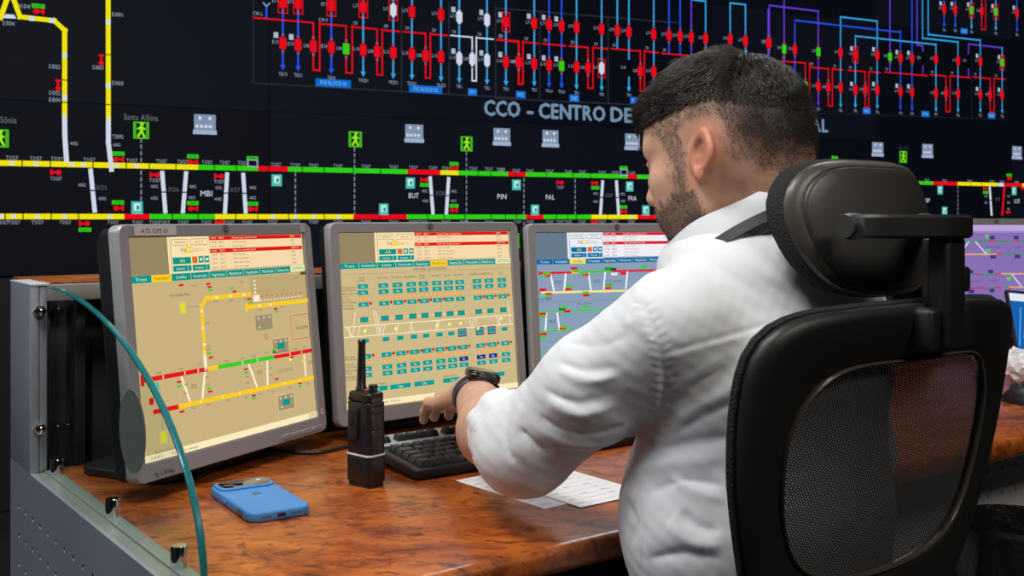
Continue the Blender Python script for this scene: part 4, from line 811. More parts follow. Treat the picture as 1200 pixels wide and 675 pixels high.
# ---------------------------------------------------------------- papers
M['paper'] = mat('paper', (0.80, 0.79, 0.80), 0.8)
def paper(px4, z, label, rows_, bend=0.0):
    P = [on_desk(x, y, z) for x, y in px4]                       # near-left, near-right, far-right, far-left
    c = sum(P, Vector())/4; ax = (P[1]-P[0]).normalized(); yaw = math.atan2(ax.y, ax.x)
    t = thing('paper_sheet', (c.x, c.y, z), yaw, label, 'paper', 'papers on the desk')
    Wd, Hd = (P[1]-P[0]).length, (P[3]-P[0]).length
    b = MB(); G = [[(Wd*(i/8-.5), Hd*(j/8-.5), 0.0004+bend*((i/8)**2*(1-j/8)**2)) for j in range(9)] for i in range(9)]
    b.grid(G); G2 = [[(x, y, zz-0.0003) for (x, y, zz) in r] for r in G]; b.grid(G2); b.build('sheet', M['paper'], t)
    F = Flat((0, 0, 0.0006+bend*0.2), (1, 0, 0), (0, 1, 0), 0.0001); rnd = random.Random(3)
    for k in range(rows_):
        v = Hd*(.42-.84*k/max(rows_-1, 1)); F.line((-Wd*.44, v), (Wd*.44, v), .0004, rgb(120, 120, 130))
        for j in range(3): 
            if rnd.random() < .75: F.text(rnd.choice(('Nome', 'Data', 'Turno', 'Linha', 'Hora', 'Via')), -Wd*.42+Wd*.3*j, v+.004, .0032, rgb(60, 60, 70), align='l')
    pr = F.build('printed_lines', M['ink'], t); pr['kind'] = 'stuff'; return t
paper(((645, 600), (728, 582), (700, 545), (614, 562)), DZ+0.0012, "white printed form under the man's elbow, the upper sheet nearest the shirt", 9)
paper(((640, 600), (700, 586), (590, 545), (534, 566)), DZ+0.0002, 'white printed form sticking out left of the sleeve, the lower sheet', 8)

# ---------------------------------------------------------------- cables behind the monitors
def cable(name, pts, r, label, grp='cables on the desk behind the monitors'):
    b = MB(); b.tube(smooth_curve(pts, 6), r, 8); o = b.build(name, M['black_plastic']); tag(o, label, 'cable', grp); return o
z_ = DZ+0.004
cable('cable', [on_desk(300, 525)+Vector((0, 0, .004)), on_desk(330, 531)+Vector((0, 0, .004)), on_desk(370, 533)+Vector((0, 0, .004)), on_desk(404, 526)+Vector((0, 0, .004)), on_desk(440, 515)+Vector((0, 0, .004)), cuv(0.99, 1.675, z_)], 0.0032, 'black cable curving over the desk between left monitor and radio')
cable('cable', [on_desk(232, 562)+Vector((0, 0, .003)), on_desk(262, 545)+Vector((0, 0, .003)), on_desk(300, 536)+Vector((0, 0, .003)), on_desk(318, 520)+Vector((0, 0, .003)), cuv(0.72, 1.66, z_)], 0.0024, 'thin black cable under the left monitor, behind the blue phone')
cable('cable', [cuv(1.27, 1.735, .99), cuv(1.275, 1.70, .93), cuv(1.27, 1.69, .86), cuv(1.275, 1.68, .79), cuv(1.30, 1.67, z_)], 0.004, 'black cable hanging in the gap between the middle and right monitors')
cable('cable', [cuv(1.245, 1.735, .97), cuv(1.24, 1.70, .90), cuv(1.255, 1.69, .84), cuv(1.25, 1.68, .78), cuv(1.26, 1.65, z_)], 0.003, 'thinner black cable hanging beside the thick one between two monitors')

# ---------------------------------------------------------------- things on the desk at the far right
b = MB(); tc_ = at(1206, 420, 2.62)
tb = thing('desk_phone', (tc_.x, tc_.y, DZ), math.radians(10), 'dark desk phone with lit screen, before the mauve monitor', 'phone')
Mx = Matrix.Translation((0, 0, 0.115)) @ Matrix.Rotation(math.radians(-24), 4, 'X') @ Matrix.Rotation(math.radians(6), 4, 'Y')
b = MB(); b.box((0, 0, 0), (0.10, 0.012, 0.17), Mx, bev=0.003); b.build('body', M['matte_black'], tb)
b = MB(); b.box((0, 0.045, 0.03), (0.06, 0.012, 0.10), Matrix.Rotation(math.radians(28), 4, 'X') @ Matrix.Translation((0, 0.0, 0.0)), bev=0.002); b.build('prop_stand', M['matte_black'], tb)
F = Flat(Mx @ Vector((0, -0.0062, 0)), Mx.to_3x3() @ Vector((1, 0, 0)), Mx.to_3x3() @ Vector((0, 0, 1)))
F.box(0, 0, .090, .155, rgb(25, 95, 175)); F.box(0, .066, .090, .020, rgb(225, 232, 240), 2)
for k in range(6): F.line((-.04+.015*k, -.06+.02*(k % 3)), (-.02+.012*k, .04-.02*(k % 2)), .003, rgb(90, 170, 225), 3)
F.build('lit_screen', M['display'], tb)
# crumpled white paper
rnd = random.Random(5); cp = on_desk(1196, 452); bmx = bmesh.new(); bmesh.ops.create_icosphere(bmx, subdivisions=3, radius=0.052)
for v in bmx.verts:
    n = v.co.normalized(); f = 0.72+0.34*abs(math.sin(5*n.x+2*n.z+1)*math.cos(4*n.y-3*n.z))+0.10*math.sin(11*n.x-7*n.y+5*n.z); v.co = Vector((n.x*0.062*f, n.y*0.05*f, n.z*0.042*f+0.036))
b = MB(); b.merge(bmx); o = b.build('crumpled_paper', M['paper'], sharp=12); o.location = cp+Vector((0, 0, -min(v.co.z for v in o.data.vertices)+0.0005)); tag(o, 'crumpled white paper on the right part of the desk', 'paper')
# mouse
mp_ = on_desk(1205, 473); ms = thing('computer_mouse', tuple(mp_), math.radians(30), 'black computer mouse at the right edge, in front of crumpled paper', 'mouse')
bmx = bmesh.new(); bmesh.ops.create_uvsphere(bmx, u_segments=20, v_segments=12, radius=1)
for v in bmx.verts: v.co = Vector((v.co.x*0.034*(1-0.12*v.co.y), v.co.y*0.058, max(v.co.z, -0.05)*0.036*(1-0.18*v.co.y)+0.002))
b = MB(); b.merge(bmx, smooth=True); b.build('shell', M['black_plastic'], ms)
b = MB(); b.lathe([(0.008, -0.003), (0.0085, 0), (0.008, 0.003)], 14, Matrix.Translation((0, 0.032, 0.028)) @ Matrix.Rotation(math.pi/2, 4, 'Y')); b.build('wheel', M['rubber_grey'], ms)
# bin with a black bag turned over its rim
bc = at(1196, 640, 1.86); bn = thing('waste_bin', (bc.x, bc.y, 0), 0, 'black bin with a bag turned over its rim, under the right desk', 'bin')
b = MB(); b.lathe([(0.088, 0.0), (0.092, 0.01), (0.105, 0.58), (0.098, 0.58), (0.086, 0.03), (0.02, 0.025)], 28); b.build('bucket', M['matte_black'], bn)
P = []
for i in range(49):
    a = 2*math.pi*i/48; w = 0.006*math.sin(9*a)+0.004*math.sin(17*a+1); h = 0.008*math.sin(7*a)+0.006*math.sin(15*a)
    P.append([(r_*math.cos(a), r_*math.sin(a), z+(h if k in (0, 1, 5) else 0)) for k, (r_, z) in enumerate(((0.111+w, 0.50), (0.115+w, 0.54), (0.111+w*.5, 0.588), (0.101, 0.595), (0.094, 0.57), (0.080+w, 0.44)))])
b = MB(); b.grid(P); b.build('bin_bag', mat('bin_bag', (0.010, 0.010, 0.011), 0.28, bump=(60, 0.5, 0.006)), bn)
# ---------------------------------------------------------------- office chair (local +y is the way the sitter faces)
CHZ = math.radians(36.87); CH0 = Vector((0.262, 1.316, 0)); CHM = Matrix.Translation(CH0) @ Matrix.Rotation(CHZ, 4, 'Z')
def CL(x, y, z): return CHM @ Vector((x, y, z))
chair = thing('office_chair', tuple(CH0), CHZ, 'black mesh-back office chair with headrest, the man sits in it', 'chair')
M['chair_black'] = mat('chair_black', (0.010, 0.0098, 0.0095), 0.46, bump=(1400, 0.2, 0.0004))
M['chair_edge'] = mat('chair_edge', (0.062, 0.054, 0.045), 0.38, bump=(1400, 0.15, 0.0003))
M['chair_shell'] = mat('chair_shell', (0.038, 0.036, 0.034), 0.40, bump=(1100, 0.12, 0.0003))
def mesh_cloth(name, open_, col, sc):
    """woven net: thin diagonal threads with gaps between"""
    m = bpy.data.materials.new(name); m.use_nodes = True; nt = m.node_tree; L = nt.links.new; p = nt.nodes['Principled BSDF']
    p.inputs['Base Color'].default_value = (*col, 1); p.inputs['Roughness'].default_value = 0.55; p.inputs['Sheen Weight'].default_value = 0.1
    tc = nt.nodes.new('ShaderNodeTexCoord'); fac = []
    for ang, s_, op in ((0.58, sc, open_*2.0), (-1.02, sc*1.1, open_*.75)):
        mp = nt.nodes.new('ShaderNodeMapping'); mp.inputs['Rotation'].default_value = (0, ang, 0); L(tc.outputs['Object'], mp.inputs['Vector'])
        w = nt.nodes.new('ShaderNodeTexWave'); w.wave_type = 'BANDS'; w.bands_direction = 'Z'; w.inputs['Scale'].default_value = s_; w.inputs['Distortion'].default_value = 0.0
        L(mp.outputs['Vector'], w.inputs['Vector']); g = nt.nodes.new('ShaderNodeMath'); g.operation = 'GREATER_THAN'; g.inputs[1].default_value = op; L(w.outputs['Fac'], g.inputs[0]); fac.append(g)
    mx = nt.nodes.new('ShaderNodeMath'); mx.operation = 'MAXIMUM'; L(fac[0].outputs[0], mx.inputs[0]); L(fac[1].outputs[0], mx.inputs[1])
    t = nt.nodes.new('ShaderNodeBsdfTransparent'); x = nt.nodes.new('ShaderNodeMixShader'); L(mx.outputs[0], x.inputs[0]); L(t.outputs[0], x.inputs[1]); L(p.outputs[0], x.inputs[2])
    L(x.outputs[0], nt.nodes['Material Output'].inputs[0]); return m
M['net'] = mesh_cloth('net', 0.22, (0.026, 0.026, 0.028), 84)
M['weave'] = mat('weave', (0.012, 0.012, 0.013), 0.8, bump=(420, 0.9, 0.003))
def back_y(x, z): return -0.24+0.02-(z-0.76)*0.204+0.034*(x/0.235)**2*(0.55+0.45*min(1, max(0, (z-0.66)/0.3)))
def half_loop(half, n=5):
    """closed symmetric loop from the right half, top to bottom"""
    P = [(x, z) for x, z in half]+[(-x, z) for x, z in reversed(half[1:-1])]
    return [(p.x, p.y) for p in smooth_curve([(x, z, 0) for x, z in P], n, True)]
OUT = [(0, 1.034), (.12, 1.032), (.186, 1.024), (.221, .998), (.229, .945), (.222, .87), (.204, .80), (.180, .735), (.145, .69), (.08, .667), (0, .66)]
INN = [(0, .975), (.10, .974), (.146, .957), (.172, .915), (.174, .865), (.162, .812), (.134, .772), (.08, .750), (0, .744)]
def resample(P, n):
    d = [0.0]
    for a, b_ in zip(P, P[1:]+P[:1]): d.append(d[-1]+math.hypot(b_[0]-a[0], b_[1]-a[1]))
    Q = P+P[:1]; out = []
    j = 0
    for k in range(n):
        t = d[-1]*k/n
        while d[j+1] < t: j += 1
        f = (t-d[j])/max(d[j+1]-d[j], 1e-9); out.append((Q[j][0]+(Q[j+1][0]-Q[j][0])*f, Q[j][1]+(Q[j+1][1]-Q[j][1])*f))
    return out
NR = 96
o_l, i_l = half_loop(OUT), half_loop(INN)
# match both loops by angle from the middle
def by_angle(P, n, c):
    A = sorted(((math.atan2(p[1]-c[1], p[0]-c[0]), p) for p in P), key=lambda q: q[0]); out = []
    xs = np.array([a for a, _ in A]); X = np.array([p[0] for _, p in A]); Z = np.array([p[1] for _, p in A])
    xs = np.concatenate([xs[-3:]-2*math.pi, xs, xs[:3]+2*math.pi]); X = np.concatenate([X[-3:], X, X[:3]]); Z = np.concatenate([Z[-3:], Z, Z[:3]])
    for k in range(n):
        t = -math.pi+2*math.pi*k/n; out.append((float(np.interp(t, xs, X)), float(np.interp(t, xs, Z))))
    return out
cc = (0, .86); o_l, i_l = by_angle(o_l, NR, cc), by_angle(i_l, NR, cc)
TH = 0.012
P = []
for (ox, oz), (ix, iz) in zip(o_l, i_l):
    row = []
    for f, dy in ((0, .4), (0, -.35), (.06, -.85), (.20, -1.05), (.55, -0.95), (.85, -.60), (.97, -.2), (1.0, .1), (.97, .45), (.6, .9), (.2, .95), (.04, .75)):
        x, z = ox+(ix-ox)*f, oz+(iz-oz)*f; row.append((x, back_y(x, z)+dy*TH, z))
    P.append(row)
b = MB(); b.grid(P, closed_u=True, closed_v=True); b.build('back_frame', M['chair_black'], chair, sharp=60)
# inner lip of the frame, the rim's highlight painted in as lighter brown
P = []
for (ox, oz), (ix, iz) in zip(o_l, i_l):
    row = []
    for f, dy in ((.97, -.45), (1.0, -.62), (1.035, -.50), (1.035, -.1), (.98, .0)):
        x, z = ox+(ix-ox)*f, oz+(iz-oz)*f; row.append((x, back_y(x, z)+dy*TH, z))
    P.append(row)
b = MB(); b.grid(P, closed_u=True, closed_v=True); b.build('inner_lip', M['chair_edge'], chair, sharp=60)
# piping on the outer edge
b = MB(); b.tube([(x*1.004, back_y(x, z)+TH*0.75, z) for x, z in o_l]+[(o_l[0][0]*1.004, back_y(*o_l[0])+TH*0.75, o_l[0][1])], 0.0045, 6); b.build('edge_piping', M['weave'], chair)
# net
NN = 14; P = []
for k in range(NN+1):
    f = k/NN; P.append([(ix*f, back_y(ix*f, .86+(iz-.86)*f)+0.004+0.012*(1-f*f), .86+(iz-.86)*f) for ix, iz in i_l])
b = MB(); b.grid(P, closed_v=True); b.build('back_net', M['net'], chair)
# ---- headrest
HC = Vector((0.028, -0.196, 1.112))
HH = [(0, .070), (.062, .069), (.100, .058), (.121, .032), (.124, .002), (.110, -.034), (.086, -.060), (.050, -.072), (0, -.075)]
h_l = by_angle(half_loop(HH), 64, (0, 0))
def hr(x, z, d): return (HC.x+x, HC.y+0.032*(x/0.141)**2+d+0.16*z, HC.z+z)
def shell(rows): return [[hr(x*s, z*s, d) for x, z in h_l] for s, d in rows]
b = MB(); b.grid(shell(((1.0, .004), (1.015, .0), (1.0, -.008), (.93, -.0125), (.905, -.0120))), closed_v=True); b.build('headrest_frame', M['chair_edge'], chair)
b = MB(); R_ = ((.91, -.0120), (.90, -.0150), (.875, -.0162), (.75, -.0180), (.55, -.021), (.30, -.024), (.10, -.025))
b.grid(shell(R_), closed_v=True); b._add([hr(x*.10, z*.10, -.025) for x, z in h_l], [tuple(range(64))]); b.build('headrest_shell', M['chair_shell'], chair, sharp=75)
b = MB(); R_ = ((.99, -.004), (1.03, .000), (1.045, .008), (1.035, .018), (.97, .026), (.75, .026), (.4, .022), (.05, .020))
b.grid(shell(R_), closed_v=True); b.build('headrest_pad', M['weave'], chair)
# yoke, stalk, brackets
yk = smooth_curve([(-.073, -.232, 0), (-.070, -.262, 0), (-.052, -.280, 0), (-.018, -.298, 0), (.014, -.297, 0), (.036, -.270, 0), (.056, -.248, 0), (.070, -.226, 0)], 6)
P = []
for i, p in enumerate(yk):
    t = (yk[min(i+1, len(yk)-1)]-yk[max(i-1, 0)]).normalized(); n = Vector((-t.y, t.x, 0)); w = 0.008+0.009*math.sin(math.pi*i/(len(yk)-1))
    P.append([(p.x+n.x*dx*w, p.y+n.y*dx*w, 1.112+dz) for dx, dz in ((-1, -.009), (-.8, -.012), (.8, -.012), (1, -.009), (1, .009), (.8, .012), (-.8, .012), (-1, .009))])
b = MB(); b.grid(P, closed_v=True); b._add(P[0], [tuple(range(8))]); b._add(P[-1], [tuple(range(8))]); b.build('headrest_yoke', M['chair_black'], chair, sharp=35)
for sx in (-1, 1):
    b = MB(); b.lathe([(0.012, -.012), (0.0135, -.006), (0.0135, .010), (0.009, .014)], 16, Matrix.Translation((sx*.074, -.236 if sx < 0 else -.224, 1.112)) @ Matrix.Rotation(math.pi/2, 4, 'Y')); b.build('pivot_knob', M['chair_shell'], chair)
b = MB(); b.box((0, -.296, 1.045), (.036, .024, .115), bev=.006, seg=3); b.box((0, -.284, 1.05), (.026, .018, .10), bev=.004); b.build('headrest_stalk', M['chair_black'], chair)
b = MB(); b.box((-.028, -.284, 1.009), (.020, .038, .044), bev=.006, seg=3); b.box((.028, -.284, 1.009), (.020, .038, .044), bev=.006, seg=3); b.box((0, -.270, 1.006), (.072, .034, .036), bev=.006, seg=3); b.build('stalk_bracket', M['chair_black'], chair)
b = MB(); b.box((.024, -.294, 1.058), (.016, .022, .026), bev=.004, seg=2); b.build('height_catch', M['chair_black'], chair)
# ---- seat and base (below the frame of the picture)
b = MB(); b.prism(rrect(.50, .47, .09, 6), .435, .51, bev=.025); b.build('seat', M['weave'], chair)
b = MB(); b.tube(smooth_curve([(0, -.235, .70), (0, -.262, .62), (0, -.25, .50), (0, -.19, .425), (0, -.05, .415)], 5), [.024]*21, 10); b.build('back_spine', M['chair_black'], chair)
b = MB(); b.tube([(0, 0, .42), (0, 0, .25), (0, 0, .249), (0, 0, .10)], [.03, .03, .022, .022], 14); b.build('gas_column', M['chair_black'], chair)
for k in range(5):
    a = 2*math.pi*k/5+.3; d = Vector((math.cos(a), math.sin(a), 0))
    b = MB(); b.tube([d*.02+Vector((0, 0, .105)), d*.16+Vector((0, 0, .10)), d*.29+Vector((0, 0, .075))], [.026, .022, .016], 8); lg_ = b.build('leg', M['chair_black'], chair)
    b = MB(); b.lathe([(.02, -.022), (.027, -.018), (.027, .018), (.02, .022)], 16, Matrix.Translation(d*.29+Vector((0, 0, .027))) @ Matrix.Rotation(a+.6, 4, 'Z') @ Matrix.Rotation(math.pi/2, 4, 'X')); b.box(tuple(d*.29+Vector((0, 0, .054))), (.03, .03, .02), bev=.004); b.build('caster', M['matte_black'], lg_)
# ---------------------------------------------------------------- the man: implicit surfaces turned into meshes
A3 = lambda v: np.array(v, dtype=np.float32)
def smin(a, b, k):
    h = np.clip(0.5+0.5*(b-a)/k, 0, 1); return b+(a-b)*h-k*h*(1-h)
def smax(a, b, k): return -smin(-a, -b, k)
def ell(p, c, r, R=None):
    q = p-A3(c)
    if R is not None: q = q @ R
    r = A3(r); k0 = np.sqrt(((q/r)**2).sum(1))+1e-9; k1 = np.sqrt(((q/(r*r))**2).sum(1))+1e-9; return k0*(k0-1)/k1
def cap(p, a, b, ra, rb):
    a, b = A3(a), A3(b); ba = b-a; pa = p-a; h = np.clip((pa @ ba)/max(float(ba @ ba), 1e-9), 0, 1)
    return np.sqrt(((pa-h[:, None]*ba)**2).sum(1))-(ra+(rb-ra)*h)
def chain(p, pts, k=0.01):
    d = None
    for (a, ra), (b, rb) in zip(pts[:-1], pts[1:]):
        e = cap(p, a, b, ra, rb); d = e if d is None else smin(d, e, k)
    return d
def sph(p, c, r): return np.sqrt(((p-A3(c))**2).sum(1))-r
def grid_mesh(f, lo, hi, h, block=8, slack=1.8):
    """naive surface nets of f=0 on a narrow band; returns verts, quads"""
    lo = A3(lo); n = np.ceil((A3(hi)-lo)/h).astype(int); n = ((n+block-1)//block)*block; nb = n//block; H = h*block
    g = np.stack(np.meshgrid(*[np.arange(k) for k in nb], indexing='ij'), -1).reshape(-1, 3)
    dc = f((lo+(g+0.5)*H).astype(np.float32)); near = np.abs(dc) < H*0.87*slack
    Dv = np.where(dc < 0, -1.0, 1.0).astype(np.float32).reshape(nb); Dv = np.repeat(np.repeat(np.repeat(Dv, block, 0), block, 1), block, 2)
    off = np.stack(np.meshgrid(*[np.arange(block)]*3, indexing='ij'), -1).reshape(-1, 3); gs = g[near]
    for i in range(0, len(gs), 400):
        idx = (gs[i:i+400, None, :]*block+off[None]).reshape(-1, 3); v = f((lo+idx*h).astype(np.float32)); Dv[idx[:, 0], idx[:, 1], idx[:, 2]] = v
    ins = Dv < 0; C = np.zeros(tuple(np.array(Dv.shape)-1), np.uint8)
    sh = [(a, b, c) for a in (0, 1) for b in (0, 1) for c in (0, 1)]; S = Dv.shape
    for a, b, c in sh: C += ins[a:S[0]-1+a, b:S[1]-1+b, c:S[2]-1+c]
    act = (C > 0) & (C < 8); ix = np.argwhere(act); num = -np.ones(act.shape, np.int64); num[act] = np.arange(len(ix))
    acc = np.zeros((len(ix), 3)); cnt = np.zeros(len(ix))
    vals = {s: Dv[ix[:, 0]+s[0], ix[:, 1]+s[1], ix[:, 2]+s[2]] for s in sh}
    for s in sh:
        for ax in range(3):
            if s[ax]: continue
            t = list(s); t[ax] = 1; va, vb = vals[s], vals[tuple(t)]; cr_ = (va < 0) != (vb < 0)
            w = np.where(cr_, va/np.where(cr_, va-vb, 1), 0); P_ = np.tile(A3(s), (len(ix), 1)).astype(float); P_[:, ax] = w
            acc += P_*cr_[:, None]; cnt += cr_
    V = lo+(ix+acc/cnt[:, None])*h; Q = []
    for ax in range(3):
        b, c = (ax+1) % 3, (ax+2) % 3; sl = [slice(None)]*3; s2 = [slice(None)]*3; sl[ax] = slice(0, -1); s2[ax] = slice(1, None)
        e = np.argwhere(ins[tuple(sl)] != ins[tuple(s2)]); e = e[(e[:, b] > 0) & (e[:, c] > 0) & (e[:, b] < act.shape[b]) & (e[:, c] < act.shape[c]) & (e[:, ax] < act.shape[ax])]
        o1 = np.zeros(3, int); o1[b] = 1; o2 = np.zeros(3, int); o2[c] = 1
        q = np.stack([num[tuple((e-x).T)] for x in (o1*0, o1, o1+o2, o2)], 1); fl = ins[tuple(e.T)]; q[~fl] = q[~fl][:, ::-1]; Q.append(q[(q >= 0).all(1)])
    return V, np.concatenate(Q)
def grad(f, P, e=0.0008):
    G = np.stack([f((P+A3(d)*e).astype(np.float32))-f((P-A3(d)*e).astype(np.float32)) for d in ((1, 0, 0), (0, 1, 0), (0, 0, 1))], 1)
    return G/(np.linalg.norm(G, axis=1, keepdims=True)+1e-9)
def march(f, x, y, lo=0.5, hi=2.2):
    """point of the surface seen at a picture position"""
    d = A3(((x-CX)/FPX, 1, -(y-HOR)/FPX)); l = float(np.linalg.norm(d)); d = d/l; t = lo
    for _ in range(200):
        v = float(f((A3((0, 0, CAM_Z))+d*t)[None].astype(np.float32))[0])
        if v < 0.0004: return A3((0, 0, CAM_Z))+d*t
        t += max(v*0.7, 0.0006)
        if t > hi: break
    return None
def to_obj(name, V, Q, m, parent, attrs=None, origin=(0, 0, 0)):
    me = bpy.data.meshes.new(name); me.from_pydata((np.asarray(V)-np.array(origin)).tolist(), [], np.asarray(Q).tolist())
    for k, a in (attrs or {}).items(): t = me.attributes.new(k, 'FLOAT', 'POINT'); t.data.foreach_set('value', np.asarray(a, dtype=np.float32))
    me.materials.append(m); me.polygons.foreach_set('use_smooth', [True]*len(me.polygons)); me.update(); return link(name, me, parent)

nrm = lambda v: A3(v)/np.linalg.norm(A3(v))
# joints (world metres)
HDC = A3((0.260, 1.285, 1.195)); fy = nrm((-0.75, 0.66, 0)); pit = math.radians(12)
Hf = fy*math.cos(pit)+A3((0, 0, -1))*math.sin(pit); Hl = nrm((-fy[1], fy[0], 0)); Ht = np.cross(Hf, Hl); HR = np.stack([Hf, Hl, Ht], 1).astype(np.float32)
hp = lambda a, b, c: HDC+Hf*a+Hl*b+Ht*c
cl = lambda x, y, z: A3(CL(x, y, z))
C7 = A3((0.292, 1.262, 1.085)); CHEST = cl(0, -.060, .94); BELLY = cl(0, -.070, .76); HIP = cl(0, -.10, .605)
SHL, ELL_, WRL = A3((0.174, 1.165, 1.000)), A3((0.014, 1.278, 0.846)), A3((-0.054, 1.530, 0.868))
SHR, ELR, WRR = A3((0.405, 1.345, 1.000)), A3((0.470, 1.470, 0.800)), A3((0.360, 1.620, 0.786))
KN = [cl(s*.13, .38, .575) for s in (-1, 1)]; HJ = [cl(s*.095, -.09, .585) for s in (-1, 1)]; AN = [cl(s*.13, .42, .11) for s in (-1, 1)]

def head_sdf(p):
    q = (p-HDC) @ HR; f = lambda *a: A3(a)
    d = ell(q, (-.010, 0, .026), (.095, .077, .088)); d = smin(d, ell(q, (-.041, 0, -.005), (.056, .066, .072)), .03)
    d = smin(d, ell(q, (.030, 0, -.030), (.062, .060, .080)), .03)
    d = smin(d, ell(q, (.062, 0, .040), (.034, .054, .040)), .03)                        # forehead
    q2 = q.copy(); q2[:, 1] = np.abs(q2[:, 1])                                           # both sides at once
    d = smin(d, cap(q2, (.008, .054, -.062), (.066, .020, -.100), .020, .020), .026)     # jaw
    d = smin(d, cap(q2, (-.002, .060, -.020), (.006, .055, -.062), .018, .019), .022)
    d = smin(d, ell(q, (.074, 0, -.100), (.022, .024, .018)), .018)                      # chin
    d = smin(d, cap(q2, (.086, .010, .022), (.074, .042, .024), .011, .011), .014)       # brow
    d = smin(d, ell(q2, (.060, .047, -.018), (.024, .020, .020)), .02)                   # cheekbone
    d = smin(d, ell(q2, (.058, .034, -.052), (.028, .026, .030)), .02)
    d = smax(d, -ell(q2, (.099, .031, .004), (.017, .018, .012)), .010)                  # eye hollow
    d = smin(d, sph(q2, (.0795, .031, .004), .0125), .004)
    d = smin(d, cap(q2, (.090, .022, .0105), (.085, .044, .0085), .0036, .0030), .003)   # upper lid
    d = smin(d, cap(q, (.090, 0, .012), (.112, 0, -.026), .0085, .0115), .010)           # nose
    d = smin(d, sph(q2, (.101, .012, -.031), .0095), .006)
    d = smin(d, ell(q, (.086, 0, -.060), (.014, .026, .016)), .012)                      # mouth
    d = smin(d, cap(q2, (.0985, 0, -.055), (.091, .020, -.059), .0048, .0028), .004); d = smin(d, cap(q2, (.098, 0, -.066), (.091, .018, -.063), .0055, .003), .004)
    # neck
    nb = (A3(C7)-HDC) @ HR
    d = smin(d, cap(q, (-.022, 0, -.040), tuple(nb+A3((.035, 0, -.05))), .053, .057), .03)
    d = smin(d, cap(q, (-.060, 0, -.050), tuple(nb+A3((.020, 0, -.03))), .036, .040), .03)
    d = smin(d, cap(q, (.022, 0, -.085), tuple(nb+A3((.075, 0, -.04))), .030, .040), .03)
    # ears: leaf shaped shell, leaning back, with a hollow and a rolled rim
    t = math.radians(16); o = math.radians(34)
    e = q2-A3((-.014, .078, -.004)); x = e[:, 0]*math.cos(t)-e[:, 2]*(-math.sin(t)); z = -e[:, 0]*math.sin(t)+e[:, 2]*math.cos(t)
    xx = x*math.cos(o)+e[:, 1]*math.sin(o)*-1; yy = x*math.sin(o)+e[:, 1]*math.cos(o)
    E = np.stack([xx+.010, yy, z], 1)
    tip = np.clip((E[:, 2]+.030)/.058, 0, 1); w = .0145+.0085*np.sin(np.pi*np.clip(tip, 0, 1)*.80+.25)
    k = np.sqrt((E[:, 0]/w)**2+((E[:, 2]+.001)/.0260)**2)
    disc = np.maximum((k-1)*.0135, np.abs(E[:, 1]-.003)-.0030)
    rim = np.sqrt(((k-.92)*.017)**2+(E[:, 1]-.0075)**2)-.0046
    rim = np.where((E[:, 2] < -.018) & (E[:, 0] < 0.004), rim+.002, rim)
    d2 = smin(disc, rim, .004); d2 = smin(d2, ell(E, (.001, .005, -.0245), (.0085, .0052, .0085)), .005)      # lobe
    anti = np.sqrt(((np.sqrt(((E[:, 0]-.001)/.0095)**2+((E[:, 2]-.002)/.019)**2)-1)*.010)**2+(E[:, 1]-.0072)**2)-.0026; anti = np.where(E[:, 0] > .003, anti+.02, anti); d2 = smin(d2, anti, .003)
    d2 = smax(d2, -ell(E, (.004, .012, -.005), (.0085, .0130, .0125)), .003)                               # concha
    d2 = smin(d2, ell(E, (.0145, .003, -.008), (.0045, .005, .007)), .004)                                 # tragus
    d2 = smin(d2, ell(E, (.006, -.006, -.004), (.011, .010, .020)), .006)
    return smin(d, d2, .005)

# ---- left hand: palm, four fingers on the keys, thumb hidden behind
FING = [((-.1125, 1.622, .838), (-.128, 1.656, .8335), (-.1365, 1.683, .815), (-.1410, 1.702, .7985), .0084),      # little finger
        ((-.0960, 1.637, .8435), (-.112, 1.678, .838), (-.1215, 1.708, .816), (-.1260, 1.726, .7985), .0090),
        ((-.0770, 1.647, .845), (-.090, 1.692, .8385), (-.0985, 1.722, .815), (-.1030, 1.740, .7985), .0092),
        ((-.0570, 1.650, .843), (-.062, 1.692, .8355), (-.0675, 1.722, .813), (-.0710, 1.739, .7985), .0090)]
def hand_l(p):
    d = chain(p, ((WRL, .026), (WRL*.5+A3((-.085, 1.628, .842))*.5, .024)), .02)
    wl, wr2 = WRL+A3((-.015, .004, -.002)), WRL+A3((.018, .002, -.004))
    for (k, a, b_, t, r), w in zip(FING, (wl, wl*.66+wr2*.34, wl*.34+wr2*.66, wr2)):
        d = smin(d, cap(p, w, k, .0165, .0118), .014)
        fg = chain(p, ((k, r*1.22), (a, r*1.06), (b_, r), (t, r*.86)), .004); fg = smin(fg, sph(p, a, r*1.12), .004)
        d = smin(d, fg, .006)
    th = chain(p, ((wr2+A3((.0, .01, -.006)), .016), (WRL+A3((.032, .062, -.018)), .013), (WRL+A3((.034, .094, -.040)), .0105), (WRL+A3((.030, .116, -.060)), .0088)), .008)
    return smin(d, th, .012)
def hand_r(p):
    fwd = nrm(WRR-ELR); side = nrm((0.35, 0.93, 0)); d = cap(p, WRR, WRR+fwd*.075+A3((0, 0, -.006)), .026, .024)
    for i in range(4):
        k = WRR+fwd*.085+side*(.030-.020*i)+A3((0, 0, -.006)); L_ = (.062, .074, .080, .074)[i]
        d = smin(d, chain(p, ((k, .011), (k+fwd*L_*.45+A3((0, 0, .006)), .0098), (k+fwd*L_*.8+A3((0, 0, -.006)), .0088), (k+fwd*L_+A3((0, 0, -.016)), .0075)), .004), .007)
    th = chain(p, ((WRR+fwd*.02-side*.02, .015), (WRR+fwd*.06-side*.050, .0125), (WRR+fwd*.10-side*.056+A3((0, 0, -.012)), .0095)), .007)
    return smin(d, th, .012)
